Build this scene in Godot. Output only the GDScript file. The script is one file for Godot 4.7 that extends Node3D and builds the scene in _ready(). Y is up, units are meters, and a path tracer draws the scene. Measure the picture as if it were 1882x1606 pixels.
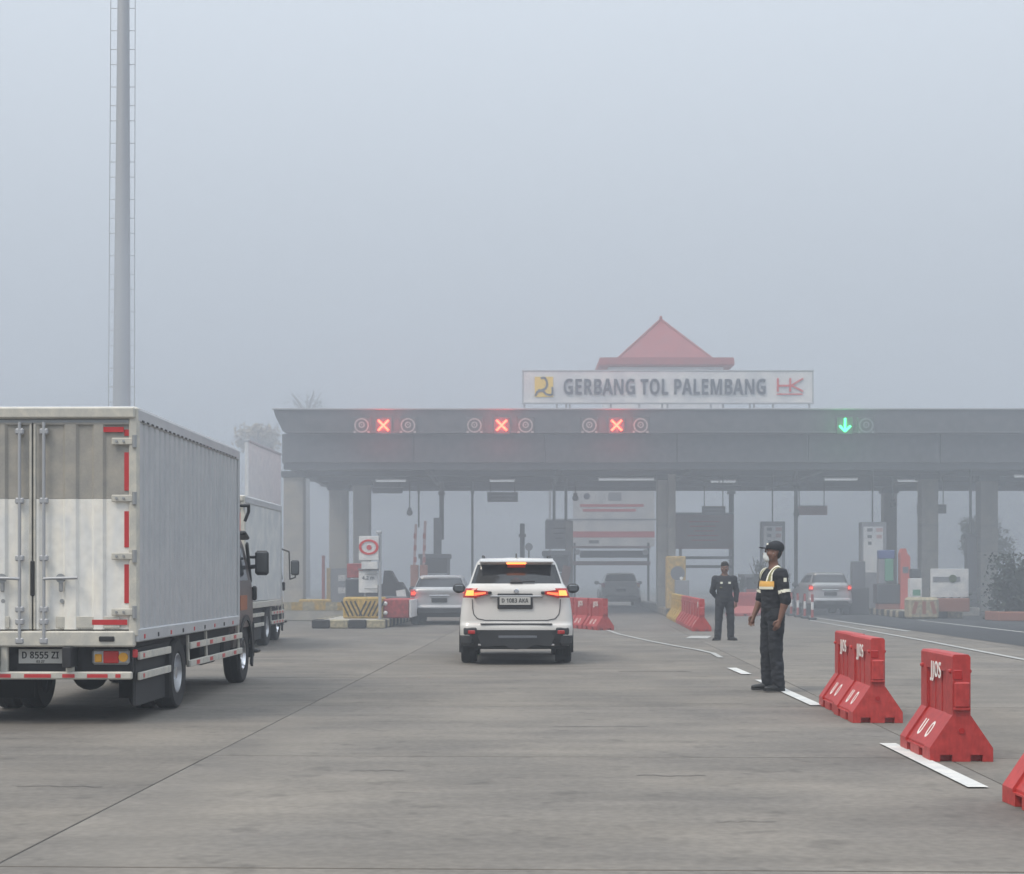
extends Node3D

# ---------------------------------------------------------------- mesh builder
class MB:
	var v := PackedVector3Array()
	var n := PackedVector3Array()

	func face(pts: Array, out: Vector3) -> void:
		var nn: Vector3 = (pts[2] - pts[0]).cross(pts[1] - pts[0])
		if nn.length_squared() < 1e-16 and pts.size() > 3:
			nn = (pts[3] - pts[0]).cross(pts[2] - pts[0])
		if nn.length_squared() < 1e-18:
			return
		nn = nn.normalized()
		var flip := nn.dot(out) < 0.0
		if flip:
			nn = -nn
		for i in range(1, pts.size() - 1):
			v.append(pts[0])
			v.append(pts[i + 1] if flip else pts[i])
			v.append(pts[i] if flip else pts[i + 1])
			n.append(nn); n.append(nn); n.append(nn)

	func tri_n(a: Vector3, b: Vector3, c: Vector3, na: Vector3, nb: Vector3, nc: Vector3) -> void:
		var g := (c - a).cross(b - a)
		if g.dot(na + nb + nc) < 0.0:
			v.append(a); v.append(c); v.append(b)
			n.append(na); n.append(nc); n.append(nb)
		else:
			v.append(a); v.append(b); v.append(c)
			n.append(na); n.append(nb); n.append(nc)

	func box(c: Vector3, s: Vector3, b := 0.0, t := Basis.IDENTITY) -> void:
		var h := s * 0.5
		if b <= 0.0:
			for ax in 3:
				for sg in [-1.0, 1.0]:
					var pts := []
					for q in [[-1, -1], [1, -1], [1, 1], [-1, 1]]:
						var p := Vector3.ZERO
						p[ax] = sg * h[ax]
						p[(ax + 1) % 3] = q[0] * h[(ax + 1) % 3]
						p[(ax + 2) % 3] = q[1] * h[(ax + 2) % 3]
						pts.append(c + t * p)
					var o := Vector3.ZERO
					o[ax] = sg
					face(pts, t * o)
			return
		b = minf(b, minf(h.x, minf(h.y, h.z)) * 0.9)
		var g := h - Vector3(b, b, b)
		for ax in 3:
			var a1 := (ax + 1) % 3
			var a2 := (ax + 2) % 3
			for sg in [-1.0, 1.0]:
				var pts := []
				for q in [[-1, -1], [1, -1], [1, 1], [-1, 1]]:
					var p := Vector3.ZERO
					p[ax] = sg * h[ax]; p[a1] = q[0] * g[a1]; p[a2] = q[1] * g[a2]
					pts.append(c + t * p)
				var o := Vector3.ZERO
				o[ax] = sg
				face(pts, t * o)
			for s1 in [-1.0, 1.0]:
				for s2 in [-1.0, 1.0]:
					var pts := []
					for q in [[-1, 0], [1, 0], [1, 1], [-1, 1]]:
						var p := Vector3.ZERO
						p[ax] = q[0] * g[ax]
						p[a1] = s1 * (h[a1] if q[1] == 0 else g[a1])
						p[a2] = s2 * (g[a2] if q[1] == 0 else h[a2])
						pts.append(c + t * p)
					var o := Vector3.ZERO
					o[a1] = s1; o[a2] = s2
					face(pts, t * o)
		for sx in [-1.0, 1.0]:
			for sy in [-1.0, 1.0]:
				for sz in [-1.0, 1.0]:
					var pts := [c + t * Vector3(sx * h.x, sy * g.y, sz * g.z), c + t * Vector3(sx * g.x, sy * h.y, sz * g.z), c + t * Vector3(sx * g.x, sy * g.y, sz * h.z)]
					face(pts, t * Vector3(sx, sy, sz))

	# polygon in local XY, extruded from z0 to z1, placed by xf
	func prism(poly: PackedVector2Array, z0: float, z1: float, xf := Transform3D.IDENTITY, caps := true) -> void:
		var area := 0.0
		var m := poly.size()
		for i in m:
			var p := poly[i]
			var q := poly[(i + 1) % m]
			area += p.x * q.y - q.x * p.y
		var sg := 1.0 if area > 0.0 else -1.0
		for i in m:
			var p := poly[i]
			var q := poly[(i + 1) % m]
			var d := q - p
			var o := Vector3(d.y, -d.x, 0.0) * sg
			face([xf * Vector3(p.x, p.y, z0), xf * Vector3(q.x, q.y, z0), xf * Vector3(q.x, q.y, z1), xf * Vector3(p.x, p.y, z1)], xf.basis * o)
		if caps:
			var tr := Geometry2D.triangulate_polygon(poly)
			for k in range(0, tr.size(), 3):
				for zz in [z0, z1]:
					face([xf * Vector3(poly[tr[k]].x, poly[tr[k]].y, zz), xf * Vector3(poly[tr[k + 1]].x, poly[tr[k + 1]].y, zz), xf * Vector3(poly[tr[k + 2]].x, poly[tr[k + 2]].y, zz)], xf.basis * Vector3(0, 0, zz - (z0 + z1) * 0.5))

	func tube(a: Vector3, b: Vector3, ra: float, rb := -1.0, seg := 10, caps := true) -> void:
		if rb < 0.0:
			rb = ra
		var d := (b - a).normalized()
		var u := d.cross(Vector3.UP if absf(d.y) < 0.9 else Vector3.RIGHT).normalized()
		var w := d.cross(u)
		for i in seg:
			var a0 := TAU * i / seg
			var a1 := TAU * (i + 1) / seg
			var n0 := u * cos(a0) + w * sin(a0)
			var n1 := u * cos(a1) + w * sin(a1)
			tri_n(a + n0 * ra, a + n1 * ra, b + n1 * rb, n0, n1, n1)
			tri_n(a + n0 * ra, b + n1 * rb, b + n0 * rb, n0, n1, n0)
			if caps:
				face([a, a + n0 * ra, a + n1 * ra], -d)
				face([b, b + n0 * rb, b + n1 * rb], d)

	func path(pts: Array, r: float, seg := 8) -> void:
		for i in pts.size() - 1:
			tube(pts[i], pts[i + 1], r, r, seg, true)
		for i in range(1, pts.size() - 1):
			ball(pts[i], Vector3(r, r, r), 6, seg)

	func ball(c: Vector3, r: Vector3, rows := 8, seg := 12, t := Basis.IDENTITY) -> void:
		for i in rows:
			var p0 := PI * i / rows
			var p1 := PI * (i + 1) / rows
			for j in seg:
				var t0 := TAU * j / seg
				var t1 := TAU * (j + 1) / seg
				var q := []
				for e in [[p0, t0], [p0, t1], [p1, t1], [p1, t0]]:
					q.append(Vector3(sin(e[0]) * cos(e[1]), cos(e[0]), sin(e[0]) * sin(e[1])))
				var nn := []
				var pp := []
				for e in q:
					pp.append(c + t * (e * r))
					nn.append((t * (e / r)).normalized())
				if i > 0:
					tri_n(pp[0], pp[1], pp[2], nn[0], nn[1], nn[2])
				if i < rows - 1:
					tri_n(pp[0], pp[2], pp[3], nn[0], nn[2], nn[3])

	# profile of (radius, height) points turned about local Y
	func lathe(prof: Array, seg: int, xf := Transform3D.IDENTITY) -> void:
		for i in prof.size() - 1:
			var p: Vector2 = prof[i]
			var q: Vector2 = prof[i + 1]
			var d := q - p
			var nl := Vector2(d.y, -d.x).normalized()
			for j in seg:
				var t0 := TAU * j / seg
				var t1 := TAU * (j + 1) / seg
				var c0 := Vector3(cos(t0), 0, sin(t0))
				var c1 := Vector3(cos(t1), 0, sin(t1))
				var n0 := (xf.basis * (c0 * nl.x + Vector3(0, nl.y, 0))).normalized()
				var n1 := (xf.basis * (c1 * nl.x + Vector3(0, nl.y, 0))).normalized()
				var a := xf * (c0 * p.x + Vector3(0, p.y, 0))
				var b := xf * (c1 * p.x + Vector3(0, p.y, 0))
				var c := xf * (c1 * q.x + Vector3(0, q.y, 0))
				var e := xf * (c0 * q.x + Vector3(0, q.y, 0))
				if p.x > 1e-6:
					tri_n(a, b, c, n0, n1, n1)
				if q.x > 1e-6:
					tri_n(a, c, e, n0, n1, n0)

	func mesh() -> ArrayMesh:
		var m := ArrayMesh.new()
		var arr := []
		arr.resize(Mesh.ARRAY_MAX)
		arr[Mesh.ARRAY_VERTEX] = v
		arr[Mesh.ARRAY_NORMAL] = n
		m.add_surface_from_arrays(Mesh.PRIMITIVE_TRIANGLES, arr)
		return m

# ---------------------------------------------------------------- scene helpers
var names := {}
var M := {}

func numbered(called: String) -> String:
	if not names.has(called):
		names[called] = 0
		return called
	names[called] += 1
	return "%s_%03d" % [called, names[called]]

func tag(o: Node3D, label: String, category: String, group := "", kind := "") -> Node3D:
	if label != "": o.set_meta("label", label)
	if category != "": o.set_meta("category", category)
	if group != "": o.set_meta("group", group)
	if kind != "": o.set_meta("kind", kind)
	return o

func thing(called: String, label: String, category: String, at := Vector3.ZERO, yaw := 0.0, group := "") -> Node3D:
	var o := Node3D.new()
	o.name = numbered(called)
	add_child(o)
	o.position = at
	o.rotation_degrees.y = yaw
	return tag(o, label, category, group)

func inst(mesh: Mesh, m: Material, called: String, parent: Node = null) -> MeshInstance3D:
	var o := MeshInstance3D.new()
	o.mesh = mesh
	o.material_override = m
	o.cast_shadow = GeometryInstance3D.SHADOW_CASTING_SETTING_ON
	if parent == null:
		o.name = numbered(called)
		add_child(o)
	else:
		o.name = called
		parent.add_child(o, true)
	return o

func put(b: MB, m: Material, called: String, parent: Node = null) -> MeshInstance3D:
	return inst(b.mesh(), m, called, parent)

func boxp(parent: Node, called: String, m: Material, c: Vector3, s: Vector3, bev := 0.0, t := Basis.IDENTITY) -> MeshInstance3D:
	var b := MB.new()
	b.box(c, s, bev, t)
	return put(b, m, called, parent)

func tubep(parent: Node, called: String, m: Material, a: Vector3, c: Vector3, r: float, seg := 10) -> MeshInstance3D:
	var b := MB.new()
	b.tube(a, c, r, r, seg)
	return put(b, m, called, parent)

func text_mesh(txt: String, height: float, depth := 0.004, width := 0.0, face := "Droid Sans", weight := 700) -> ArrayMesh:
	var tm := TextMesh.new()
	var f := SystemFont.new()
	f.font_names = PackedStringArray([face])
	f.font_weight = weight
	tm.font = f
	tm.text = txt
	tm.font_size = 64
	tm.pixel_size = 0.01
	tm.depth = 0.01
	var am := ArrayMesh.new()
	var arr := tm.get_mesh_arrays()
	var vs: PackedVector3Array = arr[Mesh.ARRAY_VERTEX]
	var lo := Vector3(1e9, 1e9, 1e9)
	var hi := -lo
	for p in vs:
		lo = lo.min(p)
		hi = hi.max(p)
	var sz := hi - lo
	var sy := height / maxf(sz.y, 1e-6)
	var sx := sy if width <= 0.0 else width / maxf(sz.x, 1e-6)
	var mid := (lo + hi) * 0.5
	for i in vs.size():
		var p := vs[i] - mid
		vs[i] = Vector3(p.x * sx, p.y * sy, p.z / maxf(sz.z, 1e-6) * depth)
	var a2 := []
	a2.resize(Mesh.ARRAY_MAX)
	a2[Mesh.ARRAY_VERTEX] = vs
	a2[Mesh.ARRAY_NORMAL] = arr[Mesh.ARRAY_NORMAL]
	a2[Mesh.ARRAY_INDEX] = arr[Mesh.ARRAY_INDEX]
	am.add_surface_from_arrays(Mesh.PRIMITIVE_TRIANGLES, a2)
	return am

func mat(key: String, r: float, g: float, b: float, rough := 0.7, metal := 0.0) -> StandardMaterial3D:
	var m := StandardMaterial3D.new()
	m.resource_name = key
	m.albedo_color = Color(r, g, b).linear_to_srgb()
	m.roughness = rough
	m.metallic = metal
	M[key] = m
	return m

func glow(key: String, r: float, g: float, b: float, e: float) -> StandardMaterial3D:
	var m := mat(key, r * 0.5, g * 0.5, b * 0.5, 0.3)
	m.emission_enabled = true
	m.emission = Color(r, g, b).linear_to_srgb()
	m.emission_energy_multiplier = e
	return m

func noise_img(w: int, h: int, freq: float, oct: int, sd: int) -> Image:
	var nz := FastNoiseLite.new()
	nz.seed = sd
	nz.noise_type = FastNoiseLite.TYPE_SIMPLEX_SMOOTH
	nz.frequency = freq
	nz.fractal_octaves = oct
	return nz.get_seamless_image(w, h)

# texture of grey-ish tones multiplied onto the albedo: layers = [Image, amount]; tint = colour drift of the first layer
func tone_tex(size: int, layers: Array, tint := Vector3.ZERO, base := 0.86) -> ImageTexture:
	var data := PackedByteArray()
	data.resize(size * size * 3)
	var src := []
	for l in layers:
		var im: Image = l[0]
		if im.get_width() != size or im.get_height() != size:
			im.resize(size, size, Image.INTERPOLATE_CUBIC)
		im.convert(Image.FORMAT_L8)
		src.append(im.get_data())
	var nl := layers.size()
	for i in size * size:
		var t := base
		for k in nl:
			t += (src[k][i] / 255.0 - 0.5) * layers[k][1]
		var d: float = src[0][i] / 255.0 - 0.5
		data[i * 3] = int(clampf((t + d * tint.x) * 255.0, 0, 255))
		data[i * 3 + 1] = int(clampf((t + d * tint.y) * 255.0, 0, 255))
		data[i * 3 + 2] = int(clampf((t + d * tint.z) * 255.0, 0, 255))
	var img := Image.create_from_data(size, size, false, Image.FORMAT_RGB8, data)
	img.generate_mipmaps()
	return ImageTexture.create_from_image(img)

func tri(m: StandardMaterial3D, tex: Texture2D, metres: float, world := true) -> StandardMaterial3D:
	m.albedo_texture = tex
	m.uv1_triplanar = true
	m.uv1_world_triplanar = world
	m.uv1_scale = Vector3.ONE / metres
	return m

func _ready() -> void:
	# ---- camera: a phone held at 1.45 m, level, its picture shifted upwards
	var cam := Camera3D.new()
	cam.name = "camera"
	add_child(cam)
	cam.position = Vector3(0, 1.45, 0)
	cam.projection = Camera3D.PROJECTION_FRUSTUM
	cam.keep_aspect = Camera3D.KEEP_HEIGHT
	cam.near = 0.1
	cam.far = 2000.0
	cam.size = 0.1 * 1606.0 / 3000.0
	cam.frustum_offset = Vector2(0, 0.1 * 254.0 / 3000.0)
	cam.current = true
	# ---- overcast sky, haze, weak broad sun
	var sky_m := ProceduralSkyMaterial.new()
	sky_m.sky_top_color = Color(2.2, 2.4, 2.62).linear_to_srgb()
	sky_m.sky_horizon_color = Color(0.277, 0.307, 0.347).linear_to_srgb()
	sky_m.sky_curve = 2.0
	sky_m.sky_energy_multiplier = 1.0
	sky_m.ground_bottom_color = Color(0.45, 0.45, 0.45)
	sky_m.ground_horizon_color = Color(0.6, 0.62, 0.65)
	sky_m.sun_angle_max = 0.0
	var sky := Sky.new()
	sky.sky_material = sky_m
	var env := Environment.new()
	env.background_mode = Environment.BG_SKY
	env.sky = sky
	env.tonemap_mode = Environment.TONE_MAPPER_LINEAR
	env.tonemap_exposure = 1.44
	env.sdfgi_enabled = true
	env.ssao_enabled = true
	env.ssil_enabled = true
	env.fog_enabled = true
	env.fog_density = 0.0034
	env.fog_light_color = Color(0.93, 0.96, 1.0)
	env.volumetric_fog_enabled = true
	env.volumetric_fog_density = 0.0
	var we := WorldEnvironment.new()
	we.name = "world_environment"
	we.environment = env
	add_child(we)
	var sun := DirectionalLight3D.new()
	sun.name = "sun"
	add_child(sun)
	sun.rotation_degrees = Vector3(-55, -50, 0)
	sun.light_energy = 0.5
	sun.light_angular_distance = 22.0
	sun.light_color = Color(1.0, 0.965, 0.91)
	sun.shadow_enabled = true
	fog_bank(Vector3(0, 4.5, -160), Vector3(460, 11, 262), 0.0065, "pale morning mist hanging from the waiting trucks onward")
	fog_bank(Vector3(0, 5.5, -166), Vector3(450, 13, 250), 0.0092, "thicker mist filling the toll plaza and all behind it")

	for q in [[Vector3(-16, 3, -52), Vector3(26, 9, 16), 0.012], [Vector3(-3, 8, -70), Vector3(44, 8, 26), 0.008], [Vector3(21, 3, -70), Vector3(24, 9, 26), 0.01]]:
		fog_bank(q[0], q[1], q[2], "drifting patch of mist over the toll plaza", true)

	materials()
	ground()
	canopy()
	plaza()
	backdrop()
	vehicles()
	barriers()
	people()
	print("built")

func fog_bank(c: Vector3, s: Vector3, d: float, label: String, wisp := false) -> void:
	var f := FogVolume.new()
	f.name = numbered("mist")
	f.size = s
	f.shape = RenderingServer.FOG_VOLUME_SHAPE_ELLIPSOID if wisp else RenderingServer.FOG_VOLUME_SHAPE_BOX
	var fm := FogMaterial.new()
	fm.density = d
	fm.albedo = Color(0.93, 0.96, 1.0)
	f.material = fm
	add_child(f)
	f.position = c
	tag(f, label, "mist", "drifting mist" if wisp else "", "stuff")

func materials() -> void:
	var streak := noise_img(256, 1024, 0.02, 5, 11)
	var fine := noise_img(1024, 1024, 0.12, 4, 12)
	var broad := noise_img(512, 512, 0.008, 4, 13)
	var spots := noise_img(1024, 1024, 0.022, 3, 14)
	spots.convert(Image.FORMAT_L8)
	var sp := spots.get_data()
	for i in sp.size():
		sp[i] = 128 - int(clampf((sp[i] - 178) * 2.2, 0, 110))
	spots = Image.create_from_data(1024, 1024, false, Image.FORMAT_L8, sp)
	var con_tex := tone_tex(1024, [[broad, 0.16], [streak, 0.12], [fine, 0.14], [spots, 0.24]], Vector3(0.014, 0.004, -0.016), 0.84)
	for k in 4:
		var t: float = [0.0, -0.008, 0.009, -0.013][k]
		var m := mat("concrete_%d" % k, 0.224 + t, 0.202 + t, 0.176 + t, 0.85)
		tri(m, con_tex, 11.0)
		m.uv1_offset = Vector3(k * 0.37, 0, k * 0.61)
	tri(mat("joint", 0.1, 0.095, 0.09, 0.95), con_tex, 5.0)
	tri(mat("asphalt", 0.05, 0.053, 0.058, 0.85), con_tex, 4.0)
	tri(mat("earth", 0.12, 0.13, 0.08, 1.0), con_tex, 20.0)
	var dirt := tone_tex(512, [[noise_img(512, 512, 0.012, 5, 21), 0.3], [noise_img(512, 512, 0.1, 3, 22), 0.12]], Vector3(0.04, 0, -0.05), 0.87)
	var scuff := tone_tex(512, [[noise_img(512, 512, 0.012, 4, 51), 0.16], [noise_img(512, 128, 0.03, 4, 52), 0.1]], Vector3(-0.03, 0.06, 0.06), 0.92)
	var faint := tone_tex(256, [[noise_img(256, 256, 0.02, 3, 25), 0.05]], Vector3(0.01, 0, -0.01), 0.95)
	var soft := tone_tex(512, [[noise_img(512, 512, 0.01, 4, 23), 0.12], [noise_img(512, 512, 0.08, 3, 24), 0.05]], Vector3(0.02, 0, -0.03), 0.93)
	tri(mat("road_paint", 0.64, 0.64, 0.62, 0.7), soft, 1.3)
	tri(mat("worn_paint", 0.5, 0.5, 0.48, 0.7), dirt, 0.6)
	tri(mat("grey_paint", 0.095, 0.1, 0.112, 0.6), dirt, 2.5)
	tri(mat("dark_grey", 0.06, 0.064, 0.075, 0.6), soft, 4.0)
	tri(mat("pale_concrete", 0.5, 0.47, 0.41, 0.85), soft, 3.0)
	tri(mat("shaded_concrete", 0.34, 0.33, 0.31, 0.85), dirt, 3.0)  # darker copy of the pale concrete, with shade put into its colour
	tri(mat("white_board", 0.74, 0.74, 0.75, 0.5), soft, 5.0)
	tri(mat("red_tile", 0.3, 0.035, 0.035, 0.7), soft, 3.0)
	tri(mat("yellow_paint", 0.6, 0.4, 0.1, 0.7), dirt, 1.0)
	tri(mat("black_paint", 0.03, 0.03, 0.032, 0.7), dirt, 1.0)
	tri(mat("kerb_pale", 0.5, 0.44, 0.3, 0.8), dirt, 1.0)
	tri(mat("red_paint", 0.45, 0.06, 0.06, 0.6), dirt, 1.0)
	mat("navy_letter", 0.06, 0.068, 0.1, 0.6)
	mat("red_letter", 0.6, 0.05, 0.05, 0.6)
	mat("logo_yellow", 0.8, 0.55, 0.05, 0.6)
	mat("logo_navy", 0.05, 0.06, 0.1, 0.6)
	mat("steel", 0.35, 0.36, 0.37, 0.45, 0.5)
	mat("galvanised", 0.4, 0.41, 0.43, 0.5, 0.3)
	tri(mat("sign_white", 0.8, 0.8, 0.8, 0.5), soft, 2.0)
	mat("sign_grey", 0.12, 0.13, 0.15, 0.5)
	tri(mat("board_grey", 0.26, 0.27, 0.3, 0.6), soft, 2.0)
	mat("board_pink", 0.45, 0.3, 0.3, 0.6)
	mat("unlit_symbol", 0.4, 0.375, 0.36, 0.5)
	glow("red_lamp", 1.0, 0.09, 0.04, 6.0)
	glow("green_lamp", 0.05, 1.0, 0.3, 3.0)
	glow("tube_lamp", 0.9, 0.95, 1.0, 0.28)
	glow("tail_red", 1.0, 0.06, 0.02, 1.6)
	glow("tail_amber", 1.0, 0.14, 0.05, 1.5)
	glow("tail_hot", 1.0, 0.27, 0.06, 1.9)
	mat("lens_red", 0.4, 0.02, 0.02, 0.15)
	mat("lens_amber", 0.6, 0.3, 0.03, 0.15)
	mat("rubber", 0.02, 0.02, 0.021, 0.85)
	mat("black_plastic", 0.022, 0.023, 0.026, 0.55)
	mat("chassis_black", 0.02, 0.021, 0.024, 0.7)
	mat("chrome", 0.7, 0.7, 0.72, 0.18, 1.0)
	mat("rim_silver", 0.55, 0.56, 0.58, 0.3, 0.8)
	mat("tinted_glass", 0.02, 0.022, 0.026, 0.06)
	mat("mirror_glass", 0.1, 0.11, 0.12, 0.06, 0.3)
	mat("plate_white", 0.5, 0.5, 0.48, 0.5)
	mat("plate_ink", 0.03, 0.03, 0.03, 0.6)
	tri(mat("door_white", 0.84, 0.825, 0.78, 0.45), tone_tex(512, [[noise_img(512, 128, 0.012, 4, 31), 0.07], [noise_img(512, 512, 0.02, 5, 32), 0.07]], Vector3(0.03, 0, -0.05), 0.96), 1.4, false)
	tri(mat("door_reflection_taupe", 0.4, 0.38, 0.345, 0.45), soft, 1.4, false)  # reflection of dark surroundings on the upper doors, put in as taupe colour
	tri(mat("box_silver", 0.52, 0.535, 0.55, 0.42, 0.2), faint, 3.0, false)
	tri(mat("box_white", 0.66, 0.68, 0.68, 0.5), soft, 3.0, false)
	tri(mat("frame_cream", 0.6, 0.58, 0.52, 0.5), soft, 0.9, false)
	mat("tape_red", 0.5, 0.035, 0.04, 0.35)
	mat("tape_white", 0.75, 0.75, 0.75, 0.35)
	var cab := tri(mat("cab_maroon", 0.035, 0.02, 0.02, 0.35), soft, 1.0, false)
	cab.clearcoat_enabled = true
	cab.clearcoat = 0.6
	mat("cab_orange", 0.3, 0.09, 0.03, 0.4)
	var pw := mat("paint_white", 0.6, 0.59, 0.565, 0.35)
	pw.clearcoat_enabled = true
	pw.clearcoat = 1.0
	pw.clearcoat_roughness = 0.06
	var ps := mat("paint_silver", 0.38, 0.39, 0.4, 0.35, 0.4)
	ps.clearcoat_enabled = true
	ps.clearcoat = 0.8
	for k in 4:
		var m := mat("barrier_%d" % k, 0.49 + 0.025 * k, 0.04 + 0.004 * k, 0.036 + 0.003 * k, 0.45)
		tri(m, scuff, 0.55, false)
	tri(mat("barrier_yellow", 0.7, 0.46, 0.06, 0.6), dirt, 0.9)
	mat("letter_white", 0.8, 0.78, 0.74, 0.6)
	mat("skin", 0.17, 0.085, 0.058, 0.55)
	mat("uniform", 0.014, 0.016, 0.022, 0.85)
	mat("trousers", 0.013, 0.015, 0.021, 0.85)
	mat("shoe_black", 0.01, 0.01, 0.011, 0.4)
	mat("hair", 0.01, 0.009, 0.008, 0.7)
	mat("mask_white", 0.72, 0.76, 0.76, 0.8)
	mat("vest_yellow", 0.75, 0.42, 0.1, 0.6)
	mat("vest_white", 0.8, 0.78, 0.66, 0.5)
	mat("vest_olive", 0.2, 0.19, 0.07, 0.7)
	mat("leaf_green", 0.07, 0.1, 0.045, 0.8)
	mat("leaf_dark", 0.022, 0.032, 0.02, 0.8)
	mat("leaf_tan", 0.3, 0.22, 0.1, 0.8)
	mat("bark", 0.1, 0.08, 0.06, 0.9)
	mat("banner_red", 0.55, 0.08, 0.09, 0.6)
	mat("machine_blue", 0.05, 0.08, 0.25, 0.5)
	mat("machine_green", 0.1, 0.3, 0.2, 0.5)
	mat("machine_red", 0.55, 0.1, 0.07, 0.5)
	mat("brick_red", 0.3, 0.12, 0.08, 0.8)

# ---------------------------------------------------------------- ground
func struct(o: Node3D, label := "") -> Node3D:
	o.set_meta("kind", "structure")
	if label != "":
		o.set_meta("label", label)
	return o

func strip(pts: Array, w: float, y: float) -> MB:
	# flat band following a line of (x, z) points
	var b := MB.new()
	var side := []
	for i in pts.size():
		var p: Vector2 = pts[i]
		var d: Vector2 = (pts[mini(i + 1, pts.size() - 1)] - pts[maxi(i - 1, 0)]).normalized()
		var o := Vector2(-d.y, d.x) * w * 0.5
		side.append([Vector3(p.x + o.x, y, p.y + o.y), Vector3(p.x - o.x, y, p.y - o.y)])
	for i in pts.size() - 1:
		b.face([side[i][0], side[i + 1][0], side[i + 1][1], side[i][1]], Vector3.UP)
	return b

func ground() -> void:
	var b := MB.new()
	b.face([Vector3(-240, -0.06, 20), Vector3(240, -0.06, 20), Vector3(240, -0.06, -280), Vector3(-240, -0.06, -280)], Vector3.UP)
	struct(put(b, M.earth, "ground"), "dull open land around the toll plaza")
	# concrete carriageway: a bed with slabs laid on it, joints open between them
	var road := Node3D.new()
	road.name = "road"
	add_child(road)
	struct(road, "worn grey concrete road of large slabs leading to the toll gates")
	road.rotation_degrees.y = -1.8
	b = MB.new()
	b.face([Vector3(-20.4, -0.006, 1.9), Vector3(26.4, -0.006, 1.9), Vector3(26.4, -0.006, -48.0), Vector3(-20.4, -0.006, -48.0)], Vector3.UP)
	put(b, M.joint, "joint_bed", road)
	var rng := RandomNumberGenerator.new()
	rng.seed = 5
	var sl := MB.new()
	sl.box(Vector3(0, -0.02, 0), Vector3(5.866, 0.04, 4.972), 0.003)
	var mesh := sl.mesh()
	for k in range(-3, 5):
		for r in 10:
			var o := inst(mesh, M["concrete_%d" % rng.randi_range(0, 3)], "slab", road)
			o.position = Vector3(-2.84 + 5.88 * (k + 0.5), rng.randf_range(-0.0015, 0.0), 1.95 - 5.0 * (r + 0.5) + 0.0)
	b = MB.new()
	b.box(Vector3(6, -0.024, -84), Vector3(90, 0.04, 71.9))
	put(b, M.concrete_0, "plaza_slab", road)
	# darker asphalt lane beside the concrete, with its painted lines
	b = MB.new()
	b.face([Vector3(10.35, 0.006, -24), Vector3(34, 0.006, -24), Vector3(34, 0.006, -61), Vector3(10.6, 0.006, -61)], Vector3.UP)
	struct(put(b, M.asphalt, "asphalt_lane"), "dark asphalt lane running up to the gates")
	for ln in [
		[[Vector2(3.17, -11.1), Vector2(3.22, -14.0)], 0.14, "short white dash painted on concrete beside the single red barrier"],
		[[Vector2(3.38, -18.1), Vector2(3.42, -22.5)], 0.14, "white dash painted on concrete under the guard in the cap"],
		[[Vector2(3.42, -23.8), Vector2(3.42, -25.4)], 0.15, "small white dash painted beyond the capped guard"],
		[[Vector2(3.66, -28.6), Vector2(3.72, -30.2), Vector2(3.6, -31.6), Vector2(3.38, -33.0), Vector2(3.0, -36.0), Vector2(2.62, -40.0), Vector2(2.5, -43.0)], 0.1, "curved white edge line leading to the red barrier row"],
		[[Vector2(4.2, -37.2), Vector2(4.5, -38.8)], 0.5, "faded pale mark on concrete behind the bareheaded guard"],
		[[Vector2(8.7, -24), Vector2(8.75, -27.7), Vector2(9.1, -36), Vector2(9.55, -52.4)], 0.14, "long white line along the concrete edge"],
		[[Vector2(10.2, -42), Vector2(10.3, -58)], 0.2, "white line at the edge of the dark asphalt"],
		[[Vector2(12.9, -36), Vector2(13.05, -52.5)], 0.14, "white line on the asphalt before the striped island nose"]]:
		var o := put(strip(ln[0], ln[1], 0.011), M.road_paint if ln[2].contains("dash") else M.worn_paint, "lane_marking")
		struct(o, ln[2])
	# thin dark cracks in the slabs
	for q in [[1.6, -24.6, 1.1, 0.05, 61], [0.4, -15.6, 0.9, 0.02, 62], [0.9, -11.8, 0.5, 0.018, 63], [-1.2, -12.1, 0.4, 0.014, 64], [1.9, -18.4, 0.7, 0.022, 65], [-3.4, -11.2, 0.6, 0.014, 66], [4.6, -21.5, 0.8, 0.03, 67], [-0.6, -20.2, 0.5, 0.02, 68], [1.2, -9.6, 0.35, 0.01, 69]]:
		var pts := []
		rng.seed = q[4]
		for i in 9:
			pts.append(Vector2(q[0] + q[2] * i / 8.0, q[1] + rng.randf_range(-0.035, 0.035)))
		struct(put(strip(pts, q[3], 0.004), M.joint, "crack"), "short dark crack in the concrete")
	# far kerb beside the asphalt
	var kerb := Node3D.new()
	kerb.name = "kerb"
	add_child(kerb)
	struct(kerb, "low kerb of pale and dark blocks beside the asphalt lane")
	for i in 14:
		boxp(kerb, "kerb_block", M.kerb_pale if i % 2 == 0 else M.black_paint, Vector3(16.6 + i * 1.0, 0.1, -50.0 + i * 0.35), Vector3(0.99, 0.2, 0.25), 0.02, Basis(Vector3.UP, -0.337))

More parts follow.
